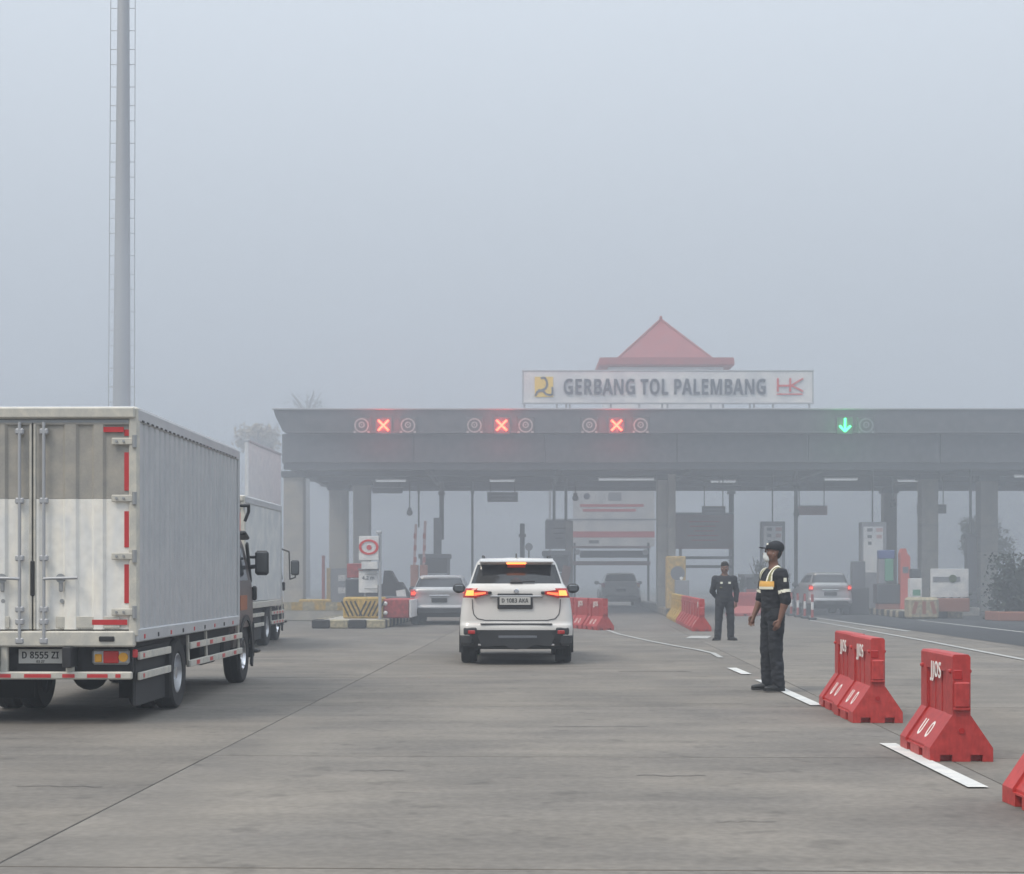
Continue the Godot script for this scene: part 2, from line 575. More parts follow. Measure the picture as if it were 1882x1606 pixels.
# ---------------------------------------------------------------- canopy
func canopy() -> void:
	var c := thing("toll_canopy", "long grey toll gate canopy on square concrete columns spanning all lanes", "canopy", Vector3(0, 0, -60))
	var x0 := -8.76
	var x1 := 36.0
	var b := MB.new()
	# upper fascia: a sloped-end band, proud of the lower one
	var prof := PackedVector2Array([Vector2(x0, 7.53), Vector2(x1, 7.53), Vector2(x1, 6.74), Vector2(x0 + 0.34, 6.74), Vector2(x0 + 0.06, 7.3)])
	b.prism(prof, -15.9, 0.0)
	put(b, M.grey_paint, "upper_fascia", c)
	boxp(c, "roof_edge", M.galvanised, Vector3((x0 + x1) / 2, 7.56, -7.95), Vector3(x1 - x0 + 0.1, 0.06, 16.05), 0.01)
	boxp(c, "ledge", M.grey_paint, Vector3((x0 + x1) / 2 + 0.2, 6.7, -0.05), Vector3(x1 - x0 - 0.5, 0.07, 0.24), 0.01)
	var px := x0 + 0.26
	var k := 0
	while px < x1 - 0.1:
		var w := minf(4.86, x1 - px)
		boxp(c, "fascia_panel", M.grey_paint, Vector3(px + w / 2, 6.13, -0.32), Vector3(w - 0.03, 1.06, 0.14), 0.012)
		px += w
		k += 1
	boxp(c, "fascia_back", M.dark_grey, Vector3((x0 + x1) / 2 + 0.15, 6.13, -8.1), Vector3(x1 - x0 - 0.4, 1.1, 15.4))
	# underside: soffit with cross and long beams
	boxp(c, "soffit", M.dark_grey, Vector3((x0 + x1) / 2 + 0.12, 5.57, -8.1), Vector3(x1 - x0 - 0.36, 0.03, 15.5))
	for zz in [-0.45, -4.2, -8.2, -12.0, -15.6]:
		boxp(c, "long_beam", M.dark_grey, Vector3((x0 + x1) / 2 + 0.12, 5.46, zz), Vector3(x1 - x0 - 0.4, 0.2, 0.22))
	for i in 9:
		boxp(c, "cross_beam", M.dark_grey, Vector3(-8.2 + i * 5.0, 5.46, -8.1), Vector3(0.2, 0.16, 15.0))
	# columns: [x, z, width, material]
	for q in [[-8.33, -2.6, 0.76], [-7.63, -12.0, 0.8], [-6.24, -8.0, 0.7], [5.9, -4.2, 0.42], [16.3, -4.0, 0.66], [18.9, -5.0, 0.7], [27.0, -4.0, 0.7], [17.2, -14.5, 0.6]]:
		var col := boxp(c, "column", M.pale_concrete, Vector3(q[0], 2.7, q[1]), Vector3(q[2], 5.4, q[2]), 0.03)
		boxp(col, "capital", M.dark_grey, Vector3(q[0], 5.3, q[1]), Vector3(q[2] + 0.16, 0.24, q[2] + 0.16), 0.02)
		for hh in [1.0, 2.4, 3.4]:
			boxp(col, "formwork_band", M.shaded_concrete, Vector3(q[0], hh, q[1]), Vector3(q[2] + 0.012, 0.02, q[2] + 0.012))
	boxp(c, "column", M.pale_concrete, Vector3(6.24, 2.7, -3.9), Vector3(0.3, 5.4, 0.3), 0.02)
	# tube lamps below the soffit
	for q in [[-4.9, -6.0, 1.2], [4.6, -5.0, 2.3], [8.6, -6.5, 1.0], [13.1, -5.0, 1.3], [16.2, -6.0, 1.2], [-0.4, -6.0, 1.0], [20.2, -3.0, 1.6]]:
		var o := boxp(null, "tube_lamp", M.tube_lamp, Vector3(q[0], 5.26, -60 + q[1]), Vector3(q[2], 0.07, 0.14), 0.015)
		boxp(o, "housing", M.white_board, Vector3(q[0], 5.32, -60 + q[1]), Vector3(q[2] + 0.05, 0.05, 0.2), 0.01)
		tag(o, "white tube lamp under the canopy " + ["before the trucks' lane", "above the big white banner", "above the pinkish board", "above the lane with the green arrow", "beside the pale column", "behind the middle red cross", "at the far end past the dark column"][[-4.9, 4.6, 8.6, 13.1, 16.2, -0.4, 20.2].find(q[0])], "lamp", "tube lamps under the canopy")
	# camera and cable boxes on the soffit
	sign_board()
	roof_tower()
	lane_signals()

func stroke(b: MB, pts: Array, w: float, z: float, d: float) -> void:
	for i in pts.size() - 1:
		var p: Vector2 = pts[i]
		var q: Vector2 = pts[i + 1]
		var a := (q - p).angle()
		var m := (p + q) / 2
		b.box(Vector3(m.x, m.y, z + 0.0007 * i), Vector3(p.distance_to(q) + w * 0.5, w, d), 0.0, Basis(Vector3(0, 0, 1), a))

func sign_board() -> void:
	var s := thing("sign_board", "long white sign with dark GERBANG TOL PALEMBANG letters on canopy roof", "sign", Vector3(5.76, 7.59, -60.4))
	boxp(s, "panel", M.white_board, Vector3(0, 0.82, 0), Vector3(10.72, 1.16, 0.12), 0.01)
	for yy in [0.22, 1.42]:
		boxp(s, "frame_rail", M.galvanised, Vector3(0, yy, 0), Vector3(10.8, 0.05, 0.16), 0.008)
	for xx in [-5.36, 5.36]:
		boxp(s, "frame_end", M.galvanised, Vector3(xx, 0.82, 0), Vector3(0.05, 1.16, 0.16), 0.008)
	for xx in [-5.3, -4.1, -3.75, -3.62, -2.1, -1.05, -0.2, 0.0, 1.6, 2.05, 3.05, 3.2, 3.9, 5.25]:
		boxp(s, "leg", M.galvanised, Vector3(xx, 0.1, -0.05), Vector3(0.07, 0.22, 0.07))
	var t := inst(text_mesh("GERBANG TOL PALEMBANG", 0.58, 0.05, 7.46), M.navy_letter, "lettering", s)
	t.position = Vector3(-0.12, 0.83, 0.09)
	# square yellow emblem with a dark stroke, and the red HK monogram
	var e := boxp(s, "emblem", M.logo_yellow, Vector3(-4.58, 0.82, 0.075), Vector3(0.68, 0.74, 0.03))
	var b := MB.new()
	var o := Vector2(-4.58, 0.82)
	stroke(b, [o + Vector2(-0.1, 0.32), o + Vector2(0.02, 0.34), o + Vector2(0.1, 0.22), o + Vector2(0.12, 0.08), o + Vector2(0.06, -0.06), o + Vector2(-0.1, -0.14), o + Vector2(-0.24, -0.18), o + Vector2(-0.31, -0.32)], 0.075, 0.095, 0.02)
	stroke(b, [o + Vector2(-0.2, -0.12), o + Vector2(-0.02, -0.16), o + Vector2(0.08, -0.27), o + Vector2(0.22, -0.31), o + Vector2(0.31, -0.27), o + Vector2(0.31, -0.02)], 0.07, 0.1, 0.02)
	put(b, M.logo_navy, "emblem_stroke", e)
	b = MB.new()
	var h := Vector2(4.5, 0.86)
	stroke(b, [h + Vector2(-0.44, -0.2), h + Vector2(-0.44, 0.26)], 0.07, 0.085, 0.03)
	stroke(b, [h + Vector2(-0.42, 0.0), h + Vector2(0.06, 0.0)], 0.07, 0.086, 0.03)
	stroke(b, [h + Vector2(0.02, -0.2), h + Vector2(0.02, 0.26)], 0.07, 0.087, 0.03)
	stroke(b, [h + Vector2(0.48, 0.26), h + Vector2(0.06, 0.01), h + Vector2(0.48, -0.2)], 0.06, 0.088, 0.03)
	put(b, M.red_letter, "monogram", s)
	boxp(s, "monogram_line", M.red_letter, Vector3(4.5, 0.55, 0.075), Vector3(0.96, 0.04, 0.03))

func roof_tower() -> void:
	var r := thing("roof_tower", "red pyramid roof with a flat brim rising behind the sign", "roof", Vector3(6.15, 7.6, -67.5))
	boxp(r, "base_wall", M.white_board, Vector3(0, 1.08, 0), Vector3(4.6, 2.16, 4.6))
	var b := MB.new()
	var sk := [[2.66, 2.18], [2.69, 2.24], [2.66, 2.5], [1.95, 2.53], [1.9, 2.56]]
	for i in sk.size() - 1:
		for q in 4:
			var t := Basis(Vector3.UP, PI / 2 * q)
			b.face([t * Vector3(-sk[i][0], sk[i][1], sk[i][0]), t * Vector3(sk[i][0], sk[i][1], sk[i][0]), t * Vector3(sk[i + 1][0], sk[i + 1][1], sk[i + 1][0]), t * Vector3(-sk[i + 1][0], sk[i + 1][1], sk[i + 1][0])], t * Vector3(0, 0.3, 1))
	b.face([Vector3(-2.66, 2.18, -2.66), Vector3(2.66, 2.18, -2.66), Vector3(2.66, 2.18, 2.66), Vector3(-2.66, 2.18, 2.66)], Vector3.DOWN)
	put(b, M.red_tile, "brim", r)
	for q in 4:
		b = MB.new()
		var t := Basis(Vector3.UP, PI / 2 * q)
		b.face([t * Vector3(-1.9, 2.56, 1.9), t * Vector3(1.9, 2.56, 1.9), t * Vector3(0, 4.42, 0)], t * Vector3(0, 0.6, 1))
		put(b, M.red_tile, "roof_slope", r)
		tubep(r, "hip_cap", M.red_tile, t * Vector3(-1.9, 2.56, 1.9), Vector3(0, 4.43, 0), 0.05, 8)
	put_ball(r, "finial", M.red_tile, Vector3(0, 4.5, 0), 0.07)

func put_ball(p: Node, called: String, m: Material, c: Vector3, r: float) -> MeshInstance3D:
	var b := MB.new()
	b.ball(c, Vector3(r, r, r))
	return put(b, m, called, p)

func lamp_light(p: Node, at: Vector3, col: Color, e: float, r := 0.1) -> void:
	var l := OmniLight3D.new()
	l.name = "light"
	l.light_color = col
	l.light_energy = e
	l.light_size = r
	l.omni_range = 30.0
	l.omni_attenuation = 2.0
	l.shadow_enabled = true
	p.add_child(l, true)
	l.position = at

func lane_signals() -> void:
	var which := ["lit red cross signal closest to the trucks", "lit red cross signal above the white car", "lit red cross signal below the word on the white sign"]
	var xs := [-4.72, -0.38, 3.84]
	for i in 3:
		var s := thing("lane_signal", which[i], "signal", Vector3(xs[i], 6.95, -59.95), 0, "lane signals on the canopy front")
		boxp(s, "housing", M.dark_grey, Vector3(0, 0, 0), Vector3(0.62, 0.62, 0.1), 0.02)
		var b := MB.new()
		for a in [PI / 4, -PI / 4]:
			b.box(Vector3(0, 0, 0.06 + 0.002 * a), Vector3(0.54, 0.075, 0.03), 0.012, Basis(Vector3(0, 0, 1), a))
		put(b, M.red_lamp, "lamp_cross", s)
		lamp_light(s, Vector3(0, 0, 0.3), Color(1, 0.12, 0.1), 0.9, 0.2)
	var g := thing("lane_signal", "lit green arrow signal pointing down on the canopy", "signal", Vector3(12.22, 6.95, -59.95), 0, "lane signals on the canopy front")
	boxp(g, "housing", M.dark_grey, Vector3(0, 0, 0), Vector3(0.62, 0.66, 0.1), 0.02)
	var b2 := MB.new()
	b2.box(Vector3(0, 0.05, 0.06), Vector3(0.085, 0.44, 0.03), 0.012)
	for a in [1, -1]:
		b2.box(Vector3(0.1 * a, -0.12, 0.062 + 0.002 * a), Vector3(0.3, 0.085, 0.03), 0.012, Basis(Vector3(0, 0, 1), PI / 4 * a))
	put(b2, M.green_lamp, "lamp_arrow", g)
	lamp_light(g, Vector3(0, 0, 0.3), Color(0.2, 1, 0.45), 0.35, 0.2)
	# round unlit emblems on both sides of each signal
	var side := [[-5.52, "before the first red cross, at the trucks' side"], [-3.82, "just after the first red cross"], [-1.38, "before the red cross above the white car"], [0.5, "just after the red cross above the white car"], [2.84, "before the third red cross"], [4.72, "just after the third red cross"], [13.0, "faint, beside the green arrow"]]
	for q in side:
		var s := thing("symbol_panel", "unlit round pale symbol " + q[1], "symbol", Vector3(q[0], 6.95, -59.96), 0, "unlit round symbols on the canopy front")
		boxp(s, "housing", M.dark_grey, Vector3(0, 0, 0), Vector3(0.64, 0.62, 0.08), 0.02)
		var b := MB.new()
		var faint: float = 0.6 if q[0] > 10 else 1.0
		b.lathe([Vector2(0.27, -0.01), Vector2(0.27, 0.01), Vector2(0.215, 0.01), Vector2(0.215, -0.01)], 24, Transform3D(Basis(Vector3.RIGHT, PI / 2), Vector3(0, 0, 0.05)))
		put(b, M.unlit_symbol if faint == 1.0 else M.board_grey, "ring", s)
		b = MB.new()
		b.lathe([Vector2(0.12, -0.01), Vector2(0.12, 0.01), Vector2(0.07, 0.01), Vector2(0.07, -0.01)], 18, Transform3D(Basis(Vector3.RIGHT, PI / 2), Vector3(0.0, 0.02, 0.05)))
		b.box(Vector3(0.0, 0.02, 0.052), Vector3(0.05, 0.05, 0.02), 0.0, Basis(Vector3(0, 0, 1), 0.6))
		put(b, M.unlit_symbol if faint == 1.0 else M.board_grey, "glyph", s)
		for sx in [-1, 1]:
			boxp(s, "corner_mark", M.unlit_symbol if faint == 1.0 else M.board_grey, Vector3(0.25 * sx, -0.24, 0.045), Vector3(0.09, 0.07, 0.02))

# ---------------------------------------------------------------- things standing in the plaza
func striped_block(parent: Node, called: String, c: Vector3, s: Vector3) -> Node3D:
	# concrete block with yellow paint and separate slanting black bands on the front and top
	var o := boxp(parent, called, M.yellow_paint, c, s, 0.04)
	var n := int(s.x / 0.115)
	for i in n:
		var xx := c.x - s.x / 2 + (i + 0.5) * s.x / n
		var lean := 0.45 if i < n / 2 else -0.45
		var h: float = s.y * 0.78
		boxp(o, "black_band", M.black_paint, Vector3(xx, c.y - s.y * 0.03, c.z + s.z / 2 + 0.004), Vector3(0.045, h, 0.012), 0.0, Basis(Vector3(0, 0, 1), lean))
	return o

func island(label: String, x0: float, x1: float, z0: float, z1: float, h := 0.24, blocks := true) -> Node3D:
	var s := thing("traffic_island", label, "traffic island", Vector3((x0 + x1) / 2, 0, z0), -1.8, "kerbed islands between the toll lanes")
	var w := x1 - x0
	var d := z0 - z1
	boxp(s, "top_slab", M.pale_concrete, Vector3(0, h / 2 - 0.01, -d / 2), Vector3(w - 0.24, h, d - 0.24))
	if blocks:
		var n := maxi(3, int(w / 0.42))
		for i in n:
			boxp(s, "kerb_block", M.black_paint if i % 2 == 0 else M.kerb_pale, Vector3(-w / 2 + (i + 0.5) * w / n, h / 2, -0.13), Vector3(w / n - 0.008, h, 0.26), 0.03)
		var m := mini(40, int((d - 0.3) / 0.5))
		for sx in [-1, 1]:
			for i in m:
				boxp(s, "kerb_block", M.black_paint if i % 2 == 0 else M.kerb_pale, Vector3(sx * (w / 2 - 0.13), h / 2, -0.265 - (i + 0.5) * 0.5), Vector3(0.26, h, 0.49), 0.03)
	return s

func pole_sign(label: String, at: Vector3, w: float, h: float, y: float, m: Material, pole_to := 5.4, group := "") -> Node3D:
	# small board hanging from the canopy on a thin pole
	var s := thing("hanging_sign", label, "sign", at, 0, group)
	boxp(s, "panel", m, Vector3(0, y, 0), Vector3(w, h, 0.08), 0.01)
	boxp(s, "panel_rim", M.galvanised, Vector3(0, y + h / 2 + 0.02, 0), Vector3(w + 0.04, 0.03, 0.1))
	for sx in [-0.4, 0.4]:
		tubep(s, "hanger", M.dark_grey, Vector3(sx * w, y + h / 2, 0), Vector3(sx * w, pole_to, 0), 0.02, 6)
	return s

func lines_text(parent: Node, m: Material, c: Vector3, w: float, rows: int, dy: float, h: float) -> void:
	for i in rows:
		boxp(parent, "printed_line", m, c + Vector3((i % 2) * -0.04 * w, -dy * i, 0), Vector3(w * (1.0 - 0.17 * (i % 3)), h, 0.006))

func plaza() -> void:
	# islands
	island("black and yellow kerbed island carrying the eye sign", -5.46, -3.46, -44.4, -76)
	island("long kerbed island behind the white car", 1.05, 2.45, -47.5, -78)
	island("kerbed island under the yellow machine and twin column", 5.45, 6.6, -57.5, -78)
	island("kerbed island with red machines beside the dark asphalt", 13.1, 15.1, -54.7, -78)
	island("raised island at the canopy's open end behind the trucks", -9.2, -6.0, -54.0, -77)
	# striped noses on the islands
	var n := thing("island_nose", "yellow and black striped concrete nose on the island with the eye sign", "crash block", Vector3(-4.18, 0.23, -46.4), -1.8, "striped crash blocks")
	striped_block(n, "front_block", Vector3(0, 0.3, 0), Vector3(1.12, 0.6, 1.0))
	boxp(n, "red_side_block", M.red_paint, Vector3(0.93, 0.28, -0.7), Vector3(0.72, 0.54, 2.2), 0.03)
	for yy in [0.16, 0.42]:
		put_ball(n, "reflector", M.tape_white, Vector3(0.63, yy, 0.42), 0.06)
	boxp(n, "white_end_panel", M.sign_white, Vector3(1.34, 0.28, -0.5), Vector3(0.06, 0.5, 2.0), 0.01)
	n = thing("island_nose", "orange and white patterned block at the island beside the asphalt", "crash block", Vector3(13.57, 0.0, -54.1), 0, "striped crash blocks")
	boxp(n, "front_block", M.kerb_pale, Vector3(0, 0.36, 0), Vector3(1.0, 0.72, 0.7), 0.08)
	for i in 3:
		boxp(n, "orange_mark", M.brick_red, Vector3(-0.3 + i * 0.3, 0.38, 0.354), Vector3(0.12, 0.42, 0.012), 0.0, Basis(Vector3(0, 0, 1), 0.25 * (i - 1)))
	n = thing("low_wall", "low wall with yellow painted top before the pale end column", "low wall", Vector3(-6.3, 0, -52.3), 0)
	boxp(n, "wall_body", M.pale_concrete, Vector3(0, 0.28, 0), Vector3(2.9, 0.56, 0.5), 0.02)
	for i in 8:
		boxp(n, "paint_band", M.yellow_paint if i % 2 == 0 else M.kerb_pale, Vector3(-1.28 + i * 0.365, 0.46, 0.256), Vector3(0.36, 0.26, 0.012), 0.0)
	boxp(n, "yellow_cap", M.yellow_paint, Vector3(0.0, 0.62, 0), Vector3(1.0, 0.12, 0.4), 0.03)
	# eye-like sign on its post
	var s := thing("road_sign", "white sign with a red eye-shaped oval on a post over the island", "sign", Vector3(-3.62, 0.24, -44.75), 0)
	tubep(s, "post", M.galvanised, Vector3(0, 0, 0), Vector3(0, 2.32, 0), 0.045, 10)
	boxp(s, "post_cap", M.galvanised, Vector3(-0.03, 2.38, 0), Vector3(0.16, 0.1, 0.12), 0.02)
	boxp(s, "panel", M.sign_white, Vector3(-0.3, 1.95, 0.06), Vector3(0.54, 0.66, 0.03), 0.006)
	var b := MB.new()
	b.lathe([Vector2(0.27, -0.008), Vector2(0.27, 0.008), Vector2(0.2, 0.008), Vector2(0.2, -0.008)], 28, Transform3D(Basis(Vector3.RIGHT, PI / 2).scaled(Vector3(1.0, 0.78, 1.0)), Vector3(-0.3, 1.98, 0.085)))
	put(b, M.red_letter, "eye_ring", s)
	put_disc(s, "eye_pupil", M.banner_red, Vector3(-0.29, 1.97, 0.08), 0.07)
	boxp(s, "lower_panel", M.sign_white, Vector3(-0.28, 1.48, 0.06), Vector3(0.44, 0.2, 0.03), 0.006)
	var s2 := thing("notice_board", "white notice board with dark numerals below the eye sign", "sign", Vector3(-3.95, 0.24, -44.85), 0)
	boxp(s2, "panel", M.sign_white, Vector3(0, 1.03, 0), Vector3(0.52, 0.6, 0.03), 0.006)
	boxp(s2, "shelf", M.board_grey, Vector3(0, 1.37, 0), Vector3(0.56, 0.06, 0.1), 0.006)
	var t := inst(text_mesh("4.2 m", 0.1, 0.006), M.sign_grey, "numerals", s2)
	t.position = Vector3(0, 1.14, 0.02)
	for yy in [0.85, 1.25]:
		tubep(s2, "bracket", M.galvanised, Vector3(-0.2, yy, -0.02), Vector3(0.33, yy, 0.1), 0.015, 6)
	# machines behind the sign
	s = thing("toll_machine", "dark grey ticket machine with slanting top behind the eye sign", "machine", Vector3(-3.75, 0.24, -49.5), 0, "machines standing on the islands")
	b = MB.new()
	b.prism(PackedVector2Array([Vector2(-0.66, 0), Vector2(0.66, 0), Vector2(0.66, 0.62), Vector2(0.42, 1.0), Vector2(0.3, 1.0), Vector2(0.1, 1.35), Vector2(-0.1, 1.35), Vector2(-0.14, 0.95), Vector2(-0.66, 0.85)]), -0.4, 0.4)
	put(b, M.dark_grey, "cabinet", s)
	boxp(s, "label_plate", M.sign_white, Vector3(0.42, 0.62, 0.41), Vector3(0.28, 0.3, 0.02), 0.0, Basis(Vector3(0, 0, 1), 0.15))
	boxp(s, "counter", M.board_grey, Vector3(0, 0.55, 0.42), Vector3(1.2, 0.05, 0.1), 0.01)
	s = thing("toll_machine", "red topped cabinet beside the shaded column behind the eye sign", "machine", Vector3(-4.9, 0.24, -51), 0, "machines standing on the islands")
	boxp(s, "cabinet", M.dark_grey, Vector3(0, 0.55, 0), Vector3(0.55, 1.1, 0.5), 0.03)
	boxp(s, "red_sign", M.red_paint, Vector3(0, 1.35, 0), Vector3(0.5, 0.45, 0.12), 0.02)
	s = thing("toll_machine", "pale cabinet with yellow edge at the foot of the rear column", "machine", Vector3(-7.0, 0.24, -66), 0, "machines standing on the islands")
	boxp(s, "cabinet", M.board_grey, Vector3(0, 0.75, 0), Vector3(0.9, 1.5, 0.6), 0.03)
	boxp(s, "yellow_edge", M.yellow_paint, Vector3(-0.38, 0.75, 0.31), Vector3(0.16, 1.5, 0.04), 0.01)
	boxp(s, "red_edge", M.red_paint, Vector3(-0.6, 1.0, 0.2), Vector3(0.12, 2.0, 0.12), 0.01)
	for i in 2:
		boxp(s, "label_plate", M.sign_white, Vector3(0.15, 1.1 - i * 0.5, 0.31), Vector3(0.3, 0.24, 0.02))
	s = thing("toll_machine", "yellow tower machine with round dark screen on the twin column island", "machine", Vector3(5.97, 0.24, -59.6), 0, "machines standing on the islands")
	boxp(s, "tower", M.yellow_paint, Vector3(0, 0.95, 0), Vector3(0.7, 1.9, 0.5), 0.03)
	put_disc(s, "round_screen", M.sign_grey, Vector3(0.05, 1.28, 0.26), 0.26)
	boxp(s, "grey_door", M.board_grey, Vector3(0.2, 0.6, 0.3), Vector3(0.52, 0.85, 0.12), 0.02)
	put_disc(s, "white_sticker", M.letter_white, Vector3(0.18, 1.1, 0.275), 0.06)
	# red and yellow bollard-like machine group on the island beside the asphalt
	s = thing("toll_machine", "blue and green ticket machine on the island beside the asphalt", "machine", Vector3(13.45, 0.24, -58.4), 0, "machines standing on the islands")
	boxp(s, "lower_cabinet", M.dark_grey, Vector3(0, 0.55, 0), Vector3(0.95, 0.7, 0.6), 0.03)
	boxp(s, "foot", M.brick_red, Vector3(0, 0.1, 0), Vector3(0.8, 0.2, 0.5), 0.01)
	boxp(s, "blue_panel", M.machine_blue, Vector3(-0.1, 1.95, 0.1), Vector3(0.55, 0.3, 0.4), 0.02)
	boxp(s, "green_panel", M.machine_green, Vector3(-0.02, 1.4, 0.1), Vector3(0.3, 0.8, 0.4), 0.02)
	boxp(s, "grey_panel", M.board_grey, Vector3(-0.28, 1.35, 0.08), Vector3(0.2, 0.9, 0.4), 0.02)
	s = thing("toll_machine", "narrow red machine beside the blue and green one", "machine", Vector3(13.98, 0.24, -58.2), 0, "machines standing on the islands")
	b = MB.new()
	b.prism(PackedVector2Array([Vector2(-0.17, 0), Vector2(0.17, 0), Vector2(0.17, 1.85), Vector2(0.06, 2.0), Vector2(0.02, 2.16), Vector2(-0.1, 2.16), Vector2(-0.17, 2.0)]), -0.2, 0.2)
	put(b, M.machine_red, "cabinet", s)
	boxp(s, "display", M.sign_grey, Vector3(0, 1.4, 0.205), Vector3(0.2, 0.22, 0.02))
	s = thing("toll_machine", "dark upright cabinet beside the blue machine", "machine", Vector3(12.75, 0.0, -60.2), 0, "machines standing on the islands")
	boxp(s, "cabinet", M.sign_grey, Vector3(0, 1.45, 0), Vector3(0.48, 1.05, 0.4), 0.03)
	boxp(s, "stand", M.dark_grey, Vector3(0, 0.5, 0), Vector3(0.75, 1.0, 0.4), 0.03)
	s = thing("bin_post", "white post box with dark top beside the patterned block", "machine", Vector3(13.72, 0.24, -55.6), 0)
	boxp(s, "white_body", M.sign_white, Vector3(0, 0.6, 0), Vector3(0.42, 1.0, 0.3), 0.02)
	boxp(s, "dark_top", M.dark_grey, Vector3(0, 1.27, 0), Vector3(0.33, 0.32, 0.28), 0.03)
	boxp(s, "green_sticker", M.machine_green, Vector3(0.02, 0.62, 0.152), Vector3(0.26, 0.2, 0.008))
	s = thing("notice_board", "large white board with a dark band beside the hedge", "sign", Vector3(14.55, 0.24, -54.3), 0)
	boxp(s, "panel", M.sign_white, Vector3(0, 0.95, 0), Vector3(1.26, 0.95, 0.05), 0.008)
	boxp(s, "dark_band", M.board_grey, Vector3(-0.1, 1.08, 0.03), Vector3(0.9, 0.16, 0.02))
	put_disc(s, "emblem", M.leaf_green, Vector3(0.1, 1.1, 0.04), 0.13)
	boxp(s, "plinth", M.brick_red, Vector3(0, 0.22, -0.05), Vector3(1.3, 0.44, 0.3), 0.02)
	for sx in [-0.5, 0.5]:
		tubep(s, "leg", M.galvanised, Vector3(sx, 0.2, -0.05), Vector3(sx, 1.3, -0.05), 0.03, 8)
	s = thing("dark_pillar", "slim dark pillar with a thin pole above the white board", "pillar", Vector3(17.3, 0.0, -61.6), 0)
	boxp(s, "shaft", M.dark_grey, Vector3(0, 1.5, 0), Vector3(0.37, 3.0, 0.37), 0.02)
	boxp(s, "head_plate", M.dark_grey, Vector3(-0.04, 2.95, 0), Vector3(0.5, 0.1, 0.42), 0.02)
	tubep(s, "pole", M.dark_grey, Vector3(0, 3.0, 0), Vector3(0, 5.5, 0), 0.05, 8)
	# tall booth panels
	for q in [[10.21, -64.0, 0.92, 3.55, "tall pale panel behind the capped guard"], [13.58, -61.5, 0.94, 3.45, "tall pale panel behind the blue machine"]]:
		s = thing("booth_panel", q[4], "panel", Vector3(q[0], 0, q[1]), 0, "tall pale booth panels")
		boxp(s, "panel", M.board_grey, Vector3(0, q[3] / 2, 0), Vector3(q[2], q[3], 0.5), 0.02)
		boxp(s, "face_sheet", M.white_board, Vector3(-0.03, q[3] * 0.7, 0.256), Vector3(q[2] * 0.78, q[3] * 0.5, 0.014))
		lines_text(s, M.sign_grey, Vector3(-0.16, q[3] - 0.3, 0.27), 0.2, 3, 0.25, 0.12)
		lines_text(s, M.board_pink, Vector3(0.2, q[3] - 0.3, 0.27), 0.24, 2, 0.25, 0.14)
		tubep(s, "pole", M.dark_grey, Vector3(0, q[3], 0), Vector3(0, 5.5, 0), 0.03, 6)
	# booths
	s = thing("toll_booth", "grey toll booth with striped front before the silver car's lane", "booth", Vector3(-3.2, 0.24, -68), 0, "toll booths under the canopy")
	booth(s, 1.2, 2.1)
	boxp(s, "flue", M.board_grey, Vector3(0.1, 2.85, 0), Vector3(0.32, 1.5, 0.3), 0.01)
	s = thing("toll_booth", "toll booth with tall pale panel behind the white car", "booth", Vector3(1.8, 0.24, -66), 0, "toll booths under the canopy")
	booth(s, 1.05, 2.2)
	boxp(s, "roof_panel", M.board_grey, Vector3(0.05, 2.85, 0.1), Vector3(1.02, 1.15, 0.12), 0.01)
	lines_text(s, M.dark_grey, Vector3(0.1, 3.1, 0.165), 0.5, 3, 0.2, 0.05)
	for sx in [-0.1, 0.38]:
		tubep(s, "mast", M.dark_grey, Vector3(sx, 3.4, 0), Vector3(sx, 5.1, 0), 0.06, 8)
	boxp(s, "side_column", M.shaded_concrete, Vector3(0.5, 1.7, 0.3), Vector3(0.3, 3.4, 0.3), 0.02)
	boxp(s, "striped_guard", M.brick_red, Vector3(0.32, 1.1, 0.6), Vector3(0.34, 1.0, 0.06), 0.01, Basis(Vector3(0, 0, 1), -0.2))
	s = thing("toll_booth", "small pale booth with round mirror showing over the white car", "booth", Vector3(0.9, 0.24, -60), 0, "toll booths under the canopy")
	booth(s, 0.9, 1.75)
	put_disc(s, "round_mirror", M.sign_grey, Vector3(-0.28, 2.25, 0.1), 0.14)
	tubep(s, "mirror_post", M.dark_grey, Vector3(-0.28, 1.75, 0), Vector3(-0.28, 2.4, 0), 0.03)
	s = thing("toll_booth", "low booth with red white front between the two guards", "booth", Vector3(9.7, 0.0, -63), 0, "toll booths under the canopy")
	booth(s, 1.6, 1.5)
	boxp(s, "red_front", M.red_paint, Vector3(-0.5, 0.62, 0.62), Vector3(0.5, 0.6, 0.04), 0.01)
	boxp(s, "white_front", M.sign_white, Vector3(0.05, 0.62, 0.62), Vector3(0.5, 0.6, 0.04), 0.01)
	# small signs hung below the canopy
	var hs := [[-5.03, 0.0, 1.21, 0.22, 4.87, "dark_grey", "narrow dark sign hung before the trucks' lane"], [-0.38, 0.0, 1.23, 0.37, 4.6, "sign_grey", "dark lettered sign hung above the silver car's lane"], [8.15, 0.0, 0.94, 0.33, 4.05, "sign_grey", "small dark sign just above the pinkish board"], [12.11, 0.0, 1.26, 0.35, 4.06, "board_pink", "dull pinkish sign above the departing car"], [16.6, 1.4, 1.15, 0.33, 4.06, "sign_grey", "greyish sign crossing the pale column"], [8.73, 0.3, 0.99, 0.2, 4.95, "dark_grey", "thin dark sign hung high over the bareheaded guard"]]
	for q in hs:
		s = pole_sign(q[5 + 1], Vector3(q[0], 0, -66 + q[1]), q[2], q[3], q[4], M[q[5]], 5.5, "small signs hung under the canopy")
		if q[5] == "sign_grey":
			lines_text(s, M.board_grey, Vector3(0, q[4] + 0.06, 0.044), q[2] * 0.8, 2, 0.14, 0.06)
